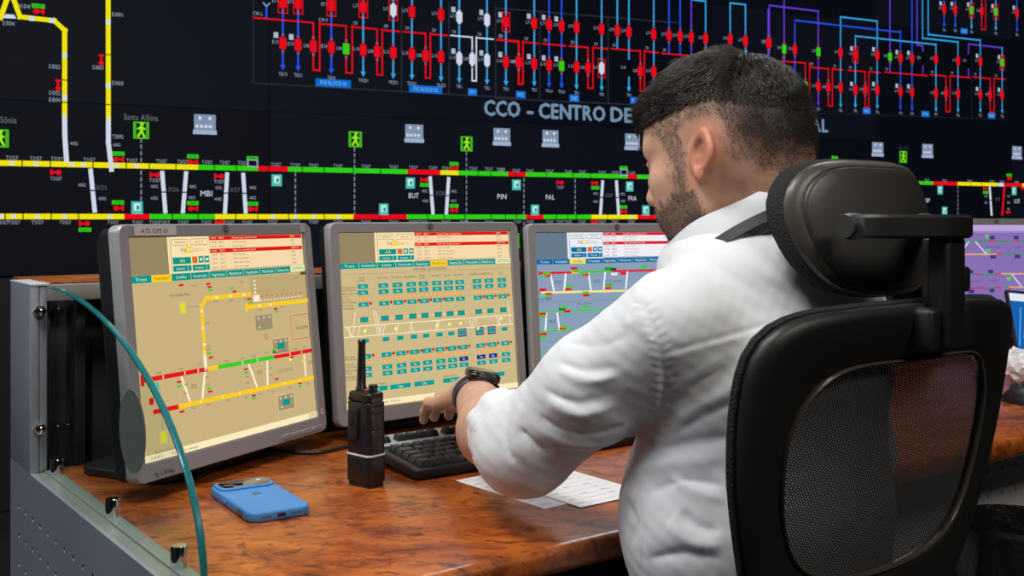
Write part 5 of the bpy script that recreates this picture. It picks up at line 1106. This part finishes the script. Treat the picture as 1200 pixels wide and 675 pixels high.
def arm_l(p):
    d = chain(p, ((SHL, .045), (ELL_, .041)), .02); m = ELL_*.62+WRL*.38+A3((-.012, 0, -.008))
    d = smin(d, chain(p, ((ELL_, .042), (m, .0440), (WRL, .0275)), .02), .025)
    q = (p-WRL); return smin(d, hand_l(p), .016)
def core(p):
    d = ell(p, CHEST, (.15, .15, .2)); d = ell(p, CHEST, (.140, .085, .15), np.array(Matrix.Rotation(CHZ, 3, 'Z'), dtype=np.float32))
    d = smin(d, ell(p, BELLY, (.145, .105, .15), np.array(Matrix.Rotation(CHZ, 3, 'Z'), dtype=np.float32)), .06)
    d = smin(d, ell(p, HIP, (.165, .120, .115), np.array(Matrix.Rotation(CHZ, 3, 'Z'), dtype=np.float32)), .06)
    d = smin(d, cap(p, C7+A3((0, 0, -.03)), CHEST, .050, .07), .05); d = smin(d, chain(p, ((SHL, .040), (C7+A3((0, 0, -.06)), .045), (SHR, .040)), .04), .04)
    for s in (0, 1):
        d = smin(d, chain(p, ((HJ[s], .085), (KN[s], .055), (AN[s], .038)), .02), .04)
        ft = A3(AN[s]); fwd = cl(0, 1, 0)-cl(0, 0, 0); d = smin(d, chain(p, ((ft+A3((0, 0, -.05)), .034), (ft+fwd*.15+A3((0, 0, -.075)), .026)), .02), .03)
    return d
def arm_r(p):
    d = chain(p, ((SHR, .050), (ELR, .042)), .02); d = smin(d, chain(p, ((ELR, .041), (ELR*.6+WRR*.4, .041), (WRR, .027)), .02), .025); return smin(d, hand_r(p), .016)
def body_sdf(p): return smin(smin(smin(core(p), arm_r(p), .02), arm_l(p), .02), head_sdf(p), .02)

def blur_noise(P, s, seed=0):
    r = np.random.RandomState(seed); out = np.zeros(len(P))
    for k in range(7):
        w = r.normal(size=3)*s*(1+.6*k); out += np.sin(P @ w+r.uniform(0, 6.28))/(1+.5*k)
    return out/2.2
def hair_line(q):
    """>0 where the long top hair grows (head coordinates)"""
    zl = np.where(q[:, 0] > -.03, (.060-.004*np.clip((q[:, 0]-.02)/.05, 0, 1)), .060-.35*(-.03-q[:, 0]))
    return q[:, 2]-zl
def masks(V):
    q = (V-HDC) @ HR; ax = np.abs(q[:, 1]); n = blur_noise(V, 120, 1)*.006
    # scalp: above the ears, behind, down to the nape
    line = np.interp(q[:, 0], (-.12, -.085, -.045, -.005, .012, .045, .075), (-.062, -.060, -.026, .012, .014, .012, .040))
    front = np.clip((.080-q[:, 0]+.15*(q[:, 2]-.06))/.012, 0, 1)
    rise = np.clip((q[:, 2]-line+n)/.060, 0, 1)
    sc = np.clip((q[:, 2]-line+n)/.018, 0, 1)*front
    back = np.clip((-.030-q[:, 0])/.05, 0, 1)
    dens = sc*(.34+(.30+.44*back)*rise)
    # beard: side whiskers, cheek, jaw, chin
    chk = -.024-.62*np.clip(q[:, 0]-.028, 0, 1)*0.6
    be = np.clip((chk-q[:, 2]+n)/.016, 0, 1)*np.clip((q[:, 0]+.001+.10*np.clip(-.03-q[:, 2], 0, .05))/.012, 0, 1)*np.clip((q[:, 2]+.128)/.016, 0, 1)
    sb = np.clip((.022-np.abs(q[:, 0]-.026)+n)/.014, 0, 1)*np.clip((.05-q[:, 2])/.03, 0, 1)*np.clip((ax-.045)/.01, 0, 1)*.48*(q[:, 2] > -.05)*1.25
    mo = np.clip((.030-ax)/.008, 0, 1)*(q[:, 0] > .07)*np.clip((-.038-q[:, 2])/.006, 0, 1)*np.clip((q[:, 2]+.054)/.004, 0, 1)
    be = np.maximum(np.maximum(be, sb), mo); lips = (ax < .022)*(q[:, 0] > .088)*np.exp(-((q[:, 2]+.060)/.007)**2)
    be = be*(1-np.clip(lips*1.4, 0, 1)); brow = np.exp(-((q[:, 2]-.0255-.06*(ax-.03))/.0048)**2)*np.clip((ax-.008)/.006, 0, 1)*np.clip((.052-ax)/.008, 0, 1)*(q[:, 0] > .055)
    ear = np.clip((ax-.074)/.006, 0, 1)*(np.abs(q[:, 0]+.01) < .035)*(np.abs(q[:, 2]) < .04)
    eye = np.exp(-(((ax-.031)/.0135)**2+((q[:, 2]-.0035)/.0050)**2)**2)*(q[:, 0] > .078); lash = np.exp(-((q[:, 2]-.0092+.05*np.abs(ax-.031))/.0016)**2)*(np.abs(ax-.031) < .014)*(q[:, 0] > .078)
    top = np.clip(hair_line(q)/.016+.1, 0, 1)*front
    nohead = np.linalg.norm(V-HDC, axis=1) > .2
    for m in (dens, be, brow, ear, eye, lash, lips, top): m[nohead] = 0
    dens = dens*(1-ear); be = be*(1-ear)
    return dict(scalp=np.maximum(dens, top*.95), beard=be, brow=np.maximum(brow, lash), ear=ear, eye=eye, lips=np.clip(lips, 0, 1))
def skin_mat():
    m = bpy.data.materials.new('skin'); m.use_nodes = True; nt = m.node_tree; L = nt.links.new; p = nt.nodes['Principled BSDF']
    def attr(n): a = nt.nodes.new('ShaderNodeAttribute'); a.attribute_name = n; return a.outputs['Fac']
    tc = nt.nodes.new('ShaderNodeTexCoord')
    def noise(s, d=4): n = nt.nodes.new('ShaderNodeTexNoise'); n.inputs['Scale'].default_value = s; n.inputs['Detail'].default_value = d; L(tc.outputs['Object'], n.inputs['Vector']); return n.outputs['Fac']
    def ramp(src, a, b): r = nt.nodes.new('ShaderNodeMapRange'); r.inputs['From Min'].default_value = a; r.inputs['From Max'].default_value = b; L(src, r.inputs['Value']); return r.outputs['Result']
    def mul(a, b): x = nt.nodes.new('ShaderNodeMath'); x.operation = 'MULTIPLY'; x.use_clamp = True; L(a, x.inputs[0]); (L(b, x.inputs[1]) if not isinstance(b, float) else setattr(x.inputs[1], 'default_value', b)); return x.outputs[0]
    def mix(f, a, b):
        x = nt.nodes.new('ShaderNodeMix'); x.data_type = 'RGBA'; L(f, x.inputs[0])
        for i, c in ((6, a), (7, b)):
            if isinstance(c, tuple): x.inputs[i].default_value = (*c, 1)
            else: L(c, x.inputs[i])
        return x.outputs[2]
    sk = mix(ramp(noise(38), .35, .7), (0.57, 0.315, 0.215), (0.67, 0.405, 0.295)); sk = mix(attr('ear'), sk, (0.60, 0.25, 0.16)); sk = mix(attr('lips'), sk, (0.45, 0.16, 0.12))
    fine = ramp(noise(900, 2), .40, .60); fine2 = ramp(noise(1300, 2), .38, .62)
    def add(a, b): x = nt.nodes.new('ShaderNodeMath'); x.operation = 'ADD'; x.use_clamp = True; L(a, x.inputs[0]); L(b, x.inputs[1]); return x.outputs[0]
    s = attr('scalp'); sk = mix(mul(s, add(fine, mul(s, .75))), sk, (0.030, 0.024, 0.021))
    b = attr('beard'); sk = mix(mul(b, add(mul(fine2, .62), mul(b, .30))), sk, (0.085, 0.060, 0.050)); sk = mix(attr('brow'), sk, (0.03, 0.022, 0.018)); sk = mix(attr('eye'), sk, (0.55, 0.50, 0.47))
    L(sk, p.inputs['Base Color']); p.inputs['Roughness'].default_value = 0.50; p.inputs['Specular IOR Level'].default_value = 0.35
    p.inputs['Subsurface Weight'].default_value = 0.12; p.inputs['Subsurface Radius'].default_value = (0.012, 0.004, 0.002); p.inputs['Subsurface Scale'].default_value = 0.5
    bn = nt.nodes.new('ShaderNodeBump'); bn.inputs['Strength'].default_value = 0.25; bn.inputs['Distance'].default_value = 0.0006; L(noise(420, 3), bn.inputs['Height']); L(bn.outputs['Normal'], p.inputs['Normal'])
    return m
M['skin'] = skin_mat()

PER = A3(cl(0, -.10, 0)); person = bpy.data.objects.new('person', None); COL.objects.link(person); person.location = tuple(PER)
tag(person, 'seated man in a white shirt with rolled sleeves, typing, seen from behind', 'person')
def inbox(f, lo, hi, h): return grid_mesh(f, lo, hi, h)
parts = [inbox(lambda p: smin(head_sdf(p), core(p), .02), HDC-.17, HDC+.17, 0.0021),
         inbox(arm_l, A3((-.165, 1.19, .765)), A3((.08, 1.765, .93)), 0.0022),
         inbox(lambda p: smin(core(p), arm_r(p), .02), A3((-.25, .95, 0.0)), A3((.66, 1.95, 1.10)), 0.0085)]
V, Q, n0 = [], [], 0
for v, q in parts: V.append(v); Q.append(q+n0); n0 += len(v)
V = np.concatenate(V); Q = np.concatenate(Q)
body = to_obj('body', V, Q, M['skin'], person, masks(V), PER)

# ---------------------------------------------------------------- shirt
CR3 = np.array(Matrix.Rotation(CHZ, 3, 'Z'), dtype=np.float32)
ax_f = nrm(WRL-ELL_); CUF = ELL_+ax_f*.056
SHAX = nrm(ELL_-SHL)
def shirt_base(p):
    d = ell(p, cl(0, -.070, .935), (.172, .112, .150), CR3)
    d = smin(d, ell(p, cl(0, -.095, .960), (.140, .088, .120), CR3), .035)
    d = smin(d, ell(p, cl(-.008, -.062, .770), (.184, .137, .165), CR3), .05)
    d = smin(d, ell(p, cl(0, -.075, .61), (.186, .145, .140), CR3), .05)
    d = smin(d, ell(p, cl(-.04, -.03, .79), (.110, .078, .12), CR3), .04)
    d = smin(d, chain(p, ((SHL+A3((.018, .012, .008)), .052), (C7+A3((-.030, -.022, -.046)), .056), (C7+A3((.0, .0, -.046)), .064)), .04), .035)
    d = smin(d, chain(p, ((SHR, .056), (C7+A3((.02, .01, -.050)), .058)), .04), .035)
    d = smin(d, chain(p, ((SHR, .060), (ELR, .052), (ELR*.6+WRR*.4, .046)), .03), .03)
    d = smin(d, ell(p, C7+Hf*.004+A3((0, 0, -.022)), (.116, .118, .060)), .03)
    up_ = chain(p, ((SHL, .061), (SHL*.5+ELL_*.5+A3((-.003, -.003, .003)), .0600), (ELL_, .0555)), .02)
    fo = chain(p, ((ELL_, .0550), (CUF, .050), (CUF+ax_f*.03, .049)), .02); fo = smax(fo, (p-CUF) @ ax_f-.012, .006)
    sl = smin(up_, fo, .022)
    return smin(d, sl, .028)
FOLDS = []
def fold(px, h, w, base=shirt_base):
    """crease drawn along picture positions; each is dropped onto the cloth"""
    P_ = [march(base, x, y) for x, y in px]; P_ = [p for p in P_ if p is not None]
    if len(P_) > 1:
        S_ = smooth_curve([tuple(p) for p in P_], 4); FOLDS.append((np.array([tuple(p) for p in S_], np.float32), h, w))
for px, h, w in (
        (((650, 423), (686, 434), (722, 430)), -.0040, .006), (((652, 434), (690, 446), (725, 440)), .0050, .009), (((636, 455), (675, 473), (718, 463)), -.0045, .006), (((640, 466), (678, 486), (722, 476)), .0055, .010),
        (((629, 485), (682, 509), (735, 497)), -.0045, .007), (((622, 497), (676, 522), (734, 512)), .0050, .010), (((607, 500), (650, 531), (721, 533)), -.0040, .007), (((600, 515), (640, 548), (706, 548)), .0045, .010),
        (((600, 470), (592, 505), (604, 545)), -.0035, .006), (((612, 470), (606, 505), (622, 550)), .0035, .008), (((660, 400), (700, 405), (740, 392)), -.0020, .008), (((690, 372), (728, 380), (760, 372)), .0022, .012),
        (((752, 352), (766, 385), (776, 420), (778, 465), (772, 512)), -.0026, .0035), (((745, 356), (758, 388), (768, 422), (770, 465), (764, 512)), .0022, .007),
        (((776, 414), (820, 402), (878, 386), (960, 362)), -.0024, .0030), (((776, 421), (820, 409), (878, 393)), .0016, .006),
        (((781, 478), (815, 452), (856, 428)), -.0035, .006), (((781, 464), (812, 440), (850, 416)), .0045, .009), (((788, 511), (826, 488), (868, 466)), -.0035, .006), (((786, 497), (822, 474), (864, 452)), .0045, .009),
        (((728, 536), (770, 526), (815, 518), (862, 513)), -.0065, .008), (((735, 552), (780, 544), (850, 536)), .0060, .013), (((760, 578), (800, 564), (852, 570)), -.0035, .009), (((784, 560), (815, 574), (852, 588)), .0045, .010),
        (((795, 600), (820, 618), (845, 622)), -.0050, .011), (((780, 612), (812, 636), (845, 640)), .0055, .014), (((758, 656), (800, 648), (845, 655)), -.0045, .010), (((740, 640), (745, 610), (735, 585)), -.0030, .010),
        (((753, 590), (755, 630), (753, 674)), -.0016, .003), (((722, 585), (732, 612), (724, 640)), -.0050, .012), (((716, 560), (730, 575), (748, 585)), .0040, .012)):
    fold(px, h*1.15, w*.72)
for k in range(17):                                                     # puckers along the armhole seam
    t = k/16.0; x = float(np.interp(t, (0, .3, .6, 1), (752, 770, 778, 772))); y = 356+152*t; fold(((x-13, y-3), (x-4, y), (x+1, y+1)), -.0022, .0022); fold(((x+2, y+4), (x+9, y+2), (x+17, y-4)), -.0020, .0024)
def fold_disp(p):
    out = np.zeros(len(p), np.float32)
    for P_, h, w in FOLDS:
        lo, hi = P_.min(0)-3*w, P_.max(0)+3*w; m = ((p > lo) & (p < hi)).all(1)
        if not m.any(): continue
        q = p[m]; best = np.full(len(q), 9.0, np.float32); tt = np.zeros(len(q), np.float32); n_ = len(P_)-1
        for i in range(n_):
            a, b = P_[i], P_[i+1]; ba = b-a; t = np.clip(((q-a) @ ba)/max(float(ba @ ba), 1e-9), 0, 1); d = np.sqrt(((q-a-t[:, None]*ba)**2).sum(1)); u = d < best; best[u] = d[u]; tt[u] = (i+t[u])/n_
        out[m] += h*np.exp(-np.sqrt(best*best+1e-6)/(w*.85))*np.clip(4*tt, .15, 1)*np.clip(4*(1-tt), .15, 1)
    return out
def shirt_sdf(p):
    d = shirt_base(p)
    n = near = np.abs(d) < .05
    if n.any():
        q = p[n]; dd = fold_disp(q)+.0011*blur_noise(q, 24, 4).astype(np.float32)+.0005*blur_noise(q, 62, 6).astype(np.float32)
        d = d.copy(); d[n] -= dd
    return smax(d, .50-p[:, 2], .01)
M['shirt'] = mat('shirt', (0.74, 0.765, 0.80), 0.85, bump=(1800, 0.10, 0.0004)); M['shirt'].node_tree.nodes['Principled BSDF'].inputs['Sheen Weight'].default_value = 0.15
def rumple(m):
    nt = m.node_tree; p = nt.nodes['Principled BSDF']; tc = nt.nodes.new('ShaderNodeTexCoord'); mp = nt.nodes.new('ShaderNodeMapping'); mp.inputs['Rotation'].default_value = (0.4, 0.7, 0.3); mp.inputs['Scale'].default_value = (1.0, 1.9, 1.5)
    n = nt.nodes.new('ShaderNodeTexNoise'); n.noise_type = 'RIDGED_MULTIFRACTAL'; n.inputs['Scale'].default_value = 11; n.inputs['Detail'].default_value = 2.5; n.inputs['Distortion'].default_value = 1.1
    b = nt.nodes.new('ShaderNodeBump'); b.inputs['Strength'].default_value = 0.16; b.inputs['Distance'].default_value = 0.006; old = p.inputs['Normal'].links[0].from_node
    nt.links.new(tc.outputs['Object'], mp.inputs['Vector']); nt.links.new(mp.outputs['Vector'], n.inputs['Vector']); nt.links.new(n.outputs['Fac'], b.inputs['Height']); nt.links.new(old.outputs['Normal'], b.inputs['Normal']); nt.links.new(b.outputs['Normal'], p.inputs['Normal'])
rumple(M['shirt'])
V, Q = grid_mesh(shirt_sdf, A3((-.10, .93, .48)), A3((.60, 1.65, 1.15)), 0.0022, slack=2.0)
shirt = to_obj('shirt', V, Q, M['shirt'], person, None, PER)
# rolled cuff: overlapping turned-up bands round the forearm
ux = nrm(np.cross(ax_f, A3((0, 0, 1)))); uz = np.cross(ux, ax_f)
b = MB(); rnd = random.Random(8); P = []
NA = 120
for i in range(NA):
    a = 2*math.pi*i/NA; row = []
    w = .0020*math.sin(3*a+1)+.0014*math.sin(7*a+.5)+.0007*math.sin(12*a)
    for (t, r) in ((-.050, .0530), (-.046, .0565), (-.036, .0580), (-.024, .0572), (-.021, .0550), (-.019, .0540), (-.016, .0566), (-.006, .0576), (.004, .0565), (.009, .0538), (.011, .0528), (.015, .0552), (.022, .0550), (.027, .0525), (.027, .0495), (.020, .0470), (-.02, .0460)):
        rr = r+w*(1+20*max(0, t)); c = CUF+ax_f*(t+.004*math.sin(2*a+.8)+.006*math.cos(a))+ux*(rr*math.cos(a))+uz*(rr*math.sin(a)); row.append(tuple(c-PER))
    P.append(row)
b.grid(P, closed_u=True); b.build('rolled_cuff', M['shirt'], shirt)
# collar: band round the neck with the turned-down leaf
nax = nrm(HDC+Ht*-.05-C7); cx_ = nrm(Hl*1.0+A3((0, 0, 0))); cx_ = nrm(cx_-nax*(cx_ @ nax)); cy_ = np.cross(nax, cx_)     # cx_ left, cy_ back/front
if cy_ @ Hf < 0: cy_ = -cy_
cc_ = C7+Hf*.030+A3((0, 0, .022)); b = MB(); P = []
for i in range(81):
    a = math.radians(-158+316*i/80)                                        # 0 = back of the neck, open at the throat
    rx, ry = .081, .092; k = abs(i-40)/40.0
    row = []
    for (h, r) in ((-.030, .000), (.000, .000), (.022, .000), (.0255, .0025), (.0245, .0055), (.012, .0095), (-.008, .0150), (-.020-.020*k**3, .0195), (-.0205-.020*k**3, .0165), (-.004, .0105), (.010, .0055)):
        hh = h-.012*k**1.5+.002*math.sin(5*a); q = cc_+nax*hh+cx_*((rx+r)*math.sin(a))+cy_*(-(ry+r)*math.cos(a)); row.append(tuple(q-PER))
    P.append(row)
b.grid(P); b.build('collar', M['shirt'], shirt)
# lanyard: flat dark strap lying outside the collar
M['strap'] = mat('strap', (0.010, 0.011, 0.016), 0.6, bump=(1500, 0.3, 0.0004))


P = []
for i in range(73):
    a = 2*math.pi*i/72; k = .5-.5*math.cos(a)                               # 0 at the nape, 1 at the throat
    base = cc_-nax*(.008+.020*k*k)+cx_*((.1035+.008*k)*math.sin(a))+cy_*(-(.1145)*math.cos(a))-A3((0, 0, .035*k*k))
    row = []
    for h in (-.006, .006):
        row.append(base+nax*h+(base-cc_)/np.linalg.norm(base-cc_)*(-.0035 if h > 0 else .0035))
    out = (base-cc_)/np.linalg.norm(base-cc_)*.0012
    P.append([tuple(q-PER) for q in (row[0], row[1], row[1]-out, row[0]-out)])
b = MB(); b.grid(P, closed_v=True); b.build('lanyard', M['strap'], person)

# ---------------------------------------------------------------- trousers and shoes (mostly out of the frame)
def trousers(p):
    d = ell(p, cl(0, -.085, .60), (.188, .150, .100), CR3)
    for s in (0, 1): d = smin(d, chain(p, ((HJ[s], .098), (HJ[s]*.5+KN[s]*.5+A3((0, 0, .006)), .090), (KN[s], .074), (AN[s]+A3((0, 0, -.01)), .058)), .03), .03)
    return smax(d+.0015*blur_noise(p, 25, 9).astype(np.float32), .075-p[:, 2], .01)
V, Q = grid_mesh(trousers, A3((-.30, .95, .05)), A3((.60, 1.95, .74)), 0.008); to_obj('trousers', V, Q, mat('navy_cloth', (0.016, 0.019, 0.034), 0.85, bump=(900, 0.3, 0.0006)), person, None, PER)
M['shoe'] = mat('shoe', (0.012, 0.011, 0.010), 0.35)
for s in (0, 1):
    fwd = cl(0, 1, 0)-cl(0, 0, 0); a0 = A3(AN[s])
    sh_ = lambda p: smax(smin(chain(p, ((a0+A3((0, 0, -.045)), .047), (a0+fwd*.10+A3((0, 0, -.065)), .044), (a0+fwd*.17+A3((0, 0, -.075)), .036)), .02), cap(p, a0, a0+A3((0, 0, -.06)), .045, .045), .03), -p[:, 2], .004)
    V, Q = grid_mesh(sh_, a0-A3((.28, .28, .13)), a0+A3((.28, .28, .06)), 0.008); to_obj('shoe', V, Q, M['shoe'], person, None, PER)

# ---------------------------------------------------------------- wristwatch
wa = nrm(WRL-ELL_); wc = WRL-wa*.020; wx = nrm(np.cross(wa, A3((0, 0, 1)))); wz = np.cross(wx, wa); wt = math.radians(12)
wz, wx = wz*math.cos(wt)-wx*math.sin(wt)*-1, wx*math.cos(wt)-wz*math.sin(wt)
def ring(rows, n=40, sx=1.12, sz=1.0): return [[tuple(wc+wa*t+(wx*math.cos(2*math.pi*i/n)*sx+wz*math.sin(2*math.pi*i/n)*sz)*r-PER) for t, r in rows] for i in range(n)]
b = MB(); b.grid(ring(((-.010, .0280), (-.011, .0300), (-.009, .0318), (.009, .0318), (.011, .0300), (.010, .0280))), closed_u=True, closed_v=True)
ww = b.build('wristwatch', mat('watch_strap', (0.012, 0.016, 0.030), 0.45), person)
WM = Matrix((( wx[0], wa[0], wz[0], 0), (wx[1], wa[1], wz[1], 0), (wx[2], wa[2], wz[2], 0), (0, 0, 0, 1))); Wp = Matrix.Translation(tuple(wc-PER)) @ WM
b = MB(); b.prism(rrect(.048, .046, .015, 5), .0265, .0375, Wp, bev=.003); b.build('watch_case', mat('watch_case', (0.010, 0.010, 0.011), 0.25, coat=.4), ww)
b = MB(); b.prism(rrect(.043, .041, .013, 5), .0372, .0392, Wp, bev=.001); b.build('watch_glass', M['lens_black'], ww)

# ---------------------------------------------------------------- hair: swept-back top, clipped sides, stubble (strands on the skin)
rng = np.random.RandomState(11)
def sample_head(n, keep_):
    """random points of the head's skin where keep_(q) passes"""
    out = []
    fv, fq = parts[0]; c = fv[fq].mean(1); ar = np.linalg.norm(np.cross(fv[fq[:, 1]]-fv[fq[:, 0]], fv[fq[:, 3]]-fv[fq[:, 0]]), axis=1)
    while sum(len(o) for o in out) < n:
        i = rng.choice(len(fq), n*3, p=ar/ar.sum()); w = rng.dirichlet((1, 1, 1, 1), len(i)); P_ = (fv[fq[i]]*w[:, :, None]).sum(1); k = keep_(P_); out.append(P_[k])
    return np.concatenate(out)[:n]
def strands(name, R, D_, nseg, r0, m, parent, side=3):
    """R roots (n,3); D_ list of point offsets per segment (n,3); thin tapered prisms"""
    n = len(R); ring_n = side; L_ = [R+d for d in D_]; k = len(L_); V = np.zeros((n, k, ring_n, 3)); T = L_[-1]-L_[0]; T /= np.linalg.norm(T, axis=1, keepdims=True)+1e-9
    a = np.cross(T, A3((.31, .22, .92))); a /= np.linalg.norm(a, axis=1, keepdims=True)+1e-9; b_ = np.cross(T, a)
    for j in range(k):
        rad = r0*(1-.8*(j/(k-1))**2)
        for s in range(ring_n): an = 2*math.pi*s/ring_n; V[:, j, s] = L_[j]+(a*math.cos(an)+b_*math.sin(an))*np.asarray(rad).reshape(-1, 1) if np.ndim(rad) else L_[j]+(a*math.cos(an)+b_*math.sin(an))*rad
    base = (np.arange(n)*k*ring_n)[:, None]; F = []
    for j in range(k-1):
        for s in range(ring_n): s2 = (s+1) % ring_n; F.append(base+np.array([[j*ring_n+s, j*ring_n+s2, (j+1)*ring_n+s2, (j+1)*ring_n+s]]))
    return to_obj(name, V.reshape(-1, 3), np.concatenate(F), m, parent, None, PER)
M['hair'] = mat('hair', (0.014, 0.011, 0.009), 0.36, spec=0.6, var=(60, 0.5)); M['hair_brown'] = mat('hair_brown', (0.075, 0.048, 0.030), 0.38, spec=0.5); M['stubble'] = mat('stubble', (0.105, 0.080, 0.066), 0.5); M['fuzz'] = mat('fuzz', (0.035, 0.028, 0.024), 0.5)
# volume under the strands
def top_vol(p):
    q = (p-HDC) @ HR; d = head_cap(p)
    return d
def head_cap(p):
    q = (p-HDC) @ HR; d = ell(q, (-.010, 0, .026), (.095, .077, .088)); d = smin(d, ell(q, (.062, 0, .040), (.034, .054, .040)), .03)
    hl = hair_line(q); t = np.clip((hl+.006)/.030, 0, 1); bk0 = np.clip((.010-q[:, 0])/.045, 0, 1); lift = .0005+(.0062*t+.003*np.clip((q[:, 0]-.005)/.07, 0, 1)*t)*(1-.95*bk0)-.002*bk0
    w = .0011*np.sin(q[:, 1]*520+q[:, 0]*90+6*np.sin(q[:, 0]*60))+.0016*np.sin(q[:, 1]*210-q[:, 0]*60)
    return smax(d-lift-w*t, -(hl+.004), .004)
V, Q = grid_mesh(head_cap, HDC+A3((-.14, -.14, 0)), HDC+A3((.14, .14, .18)), 0.0024, slack=2.5)
hair = to_obj('hair', V, Q, M['hair'], person, None, PER)
def hq(P_): return (P_-HDC) @ HR
def topkeep(P_): q = hq(P_); return (hair_line(q) > -.004) & (q[:, 0] < .090)
Rt = sample_head(14000, topkeep); N_ = grad(head_sdf, Rt.astype(np.float32)); q = hq(Rt); n = len(Rt)
toward = rng.normal(size=(n, 3))*.20
fr = np.clip((q[:, 0]+.02)/.09, 0, 1); bk_ = np.clip((-.028-q[:, 0])/.045, 0, 1); bk_ = bk_*bk_*(3-2*bk_)   # front, back of the crown
sway = blur_noise(Rt, 55, 3)
fw = Hf[None]*(.80+.35*fr)[:, None]+Hl[None]*(.22+sway*.22)[:, None]+Ht[None]*(.10*fr)[:, None]
bw = -Hf[None]*.30-Ht[None]*.85+Hl[None]*(.10+sway*.2)[:, None]
comb = fw*(1-bk_)[:, None]+bw*bk_[:, None]; comb -= N_*(comb*N_).sum(1, keepdims=True)*.7; comb /= np.linalg.norm(comb, axis=1, keepdims=True); comb = comb+toward*.5
edge = np.clip((hair_line(q)+.004)/.040, 0, 1); edge = edge*edge*(3-2*edge)
len_ = (.012+.012*edge+.007*fr)*rng.uniform(.7, 1.2, n)*(.45+.55*edge); len_ *= (1-.30*bk_)
lift = (.003+.0125*edge+.004*fr*(.4+.6*edge))*(1-.35*bk_)*rng.uniform(.85, 1.12, n)+.0020*sway*edge
Dl = [N_*(-.001), N_*(lift*.60)[:, None]+comb*(len_*.22)[:, None], N_*(lift*.98)[:, None]+comb*(len_*.58)[:, None], N_*(lift*1.0)[:, None]+comb*(len_*1.0)[:, None]-Ht[None]*(.002+.005*fr)[:, None]]
m_ = rng.uniform(size=n) < .16
sel = lambda k: [d[k] for d in Dl]
strands('top_strands', Rt[~m_], sel(~m_), 3, .00052, M['hair'], hair); strands('lighter_strands', Rt[m_], sel(m_), 3, .00042, M['hair_brown'], hair)
# short clipped sides and back
def fk(P_):
    mk = masks(P_); return (mk['scalp'] > rng.uniform(.05, .8, len(P_)))*(mk['ear'] < .1) > 0
Rs = sample_head(9000, fk); N_ = grad(head_sdf, Rs.astype(np.float32)); q = hq(Rs); n = len(Rs); dn = -Ht[None]*.7-Hf[None]*.25+rng.normal(size=(n, 3))*.35
l_ = (.0022+.0075*np.clip((q[:, 2]-.0)/.07, 0, 1)+.003*np.clip((-q[:, 0]-.03)/.05, 0, 1)*np.clip((q[:, 2]+.03)/.05, 0, 1))*rng.uniform(.7, 1.2, n); Dl = [N_*-.0005, N_*(l_*.5)[:, None]+dn*(l_*.35)[:, None], N_*(l_*.75)[:, None]+dn*(l_*.8)[:, None]]
strands('clipped_sides', Rs, Dl, 2, .00026, M['fuzz'], hair)
def bk(P_): mk = masks(P_); return mk['beard'] > rng.uniform(.15, .95, len(P_))
Rb = sample_head(7500, bk); N_ = grad(head_sdf, Rb.astype(np.float32)); n = len(Rb); dn = -Ht[None]*.8+Hf[None]*.3+rng.normal(size=(n, 3))*.3; l_ = .0030*rng.uniform(.6, 1.2, n)
strands('beard', Rb, [N_*-.0004, N_*(l_*.45)[:, None]+dn*(l_*.5)[:, None], N_*(l_*.6)[:, None]+dn*(l_*1.0)[:, None]], 2, .00022, M['stubble'], person)
def ek(P_): return masks(P_)['brow'] > .45
Rb = sample_head(500, ek); N_ = grad(head_sdf, Rb.astype(np.float32)); sd = np.sign(hq(Rb)[:, 1:2]); dn = Hl[None]*sd*.9+Ht[None]*.2+rng.normal(size=(len(Rb), 3))*.2
strands('eyebrows', Rb, [N_*-.0003, N_*.0018+dn*.003, N_*.002+dn*.007], 2, .00024, M['hair'], person)
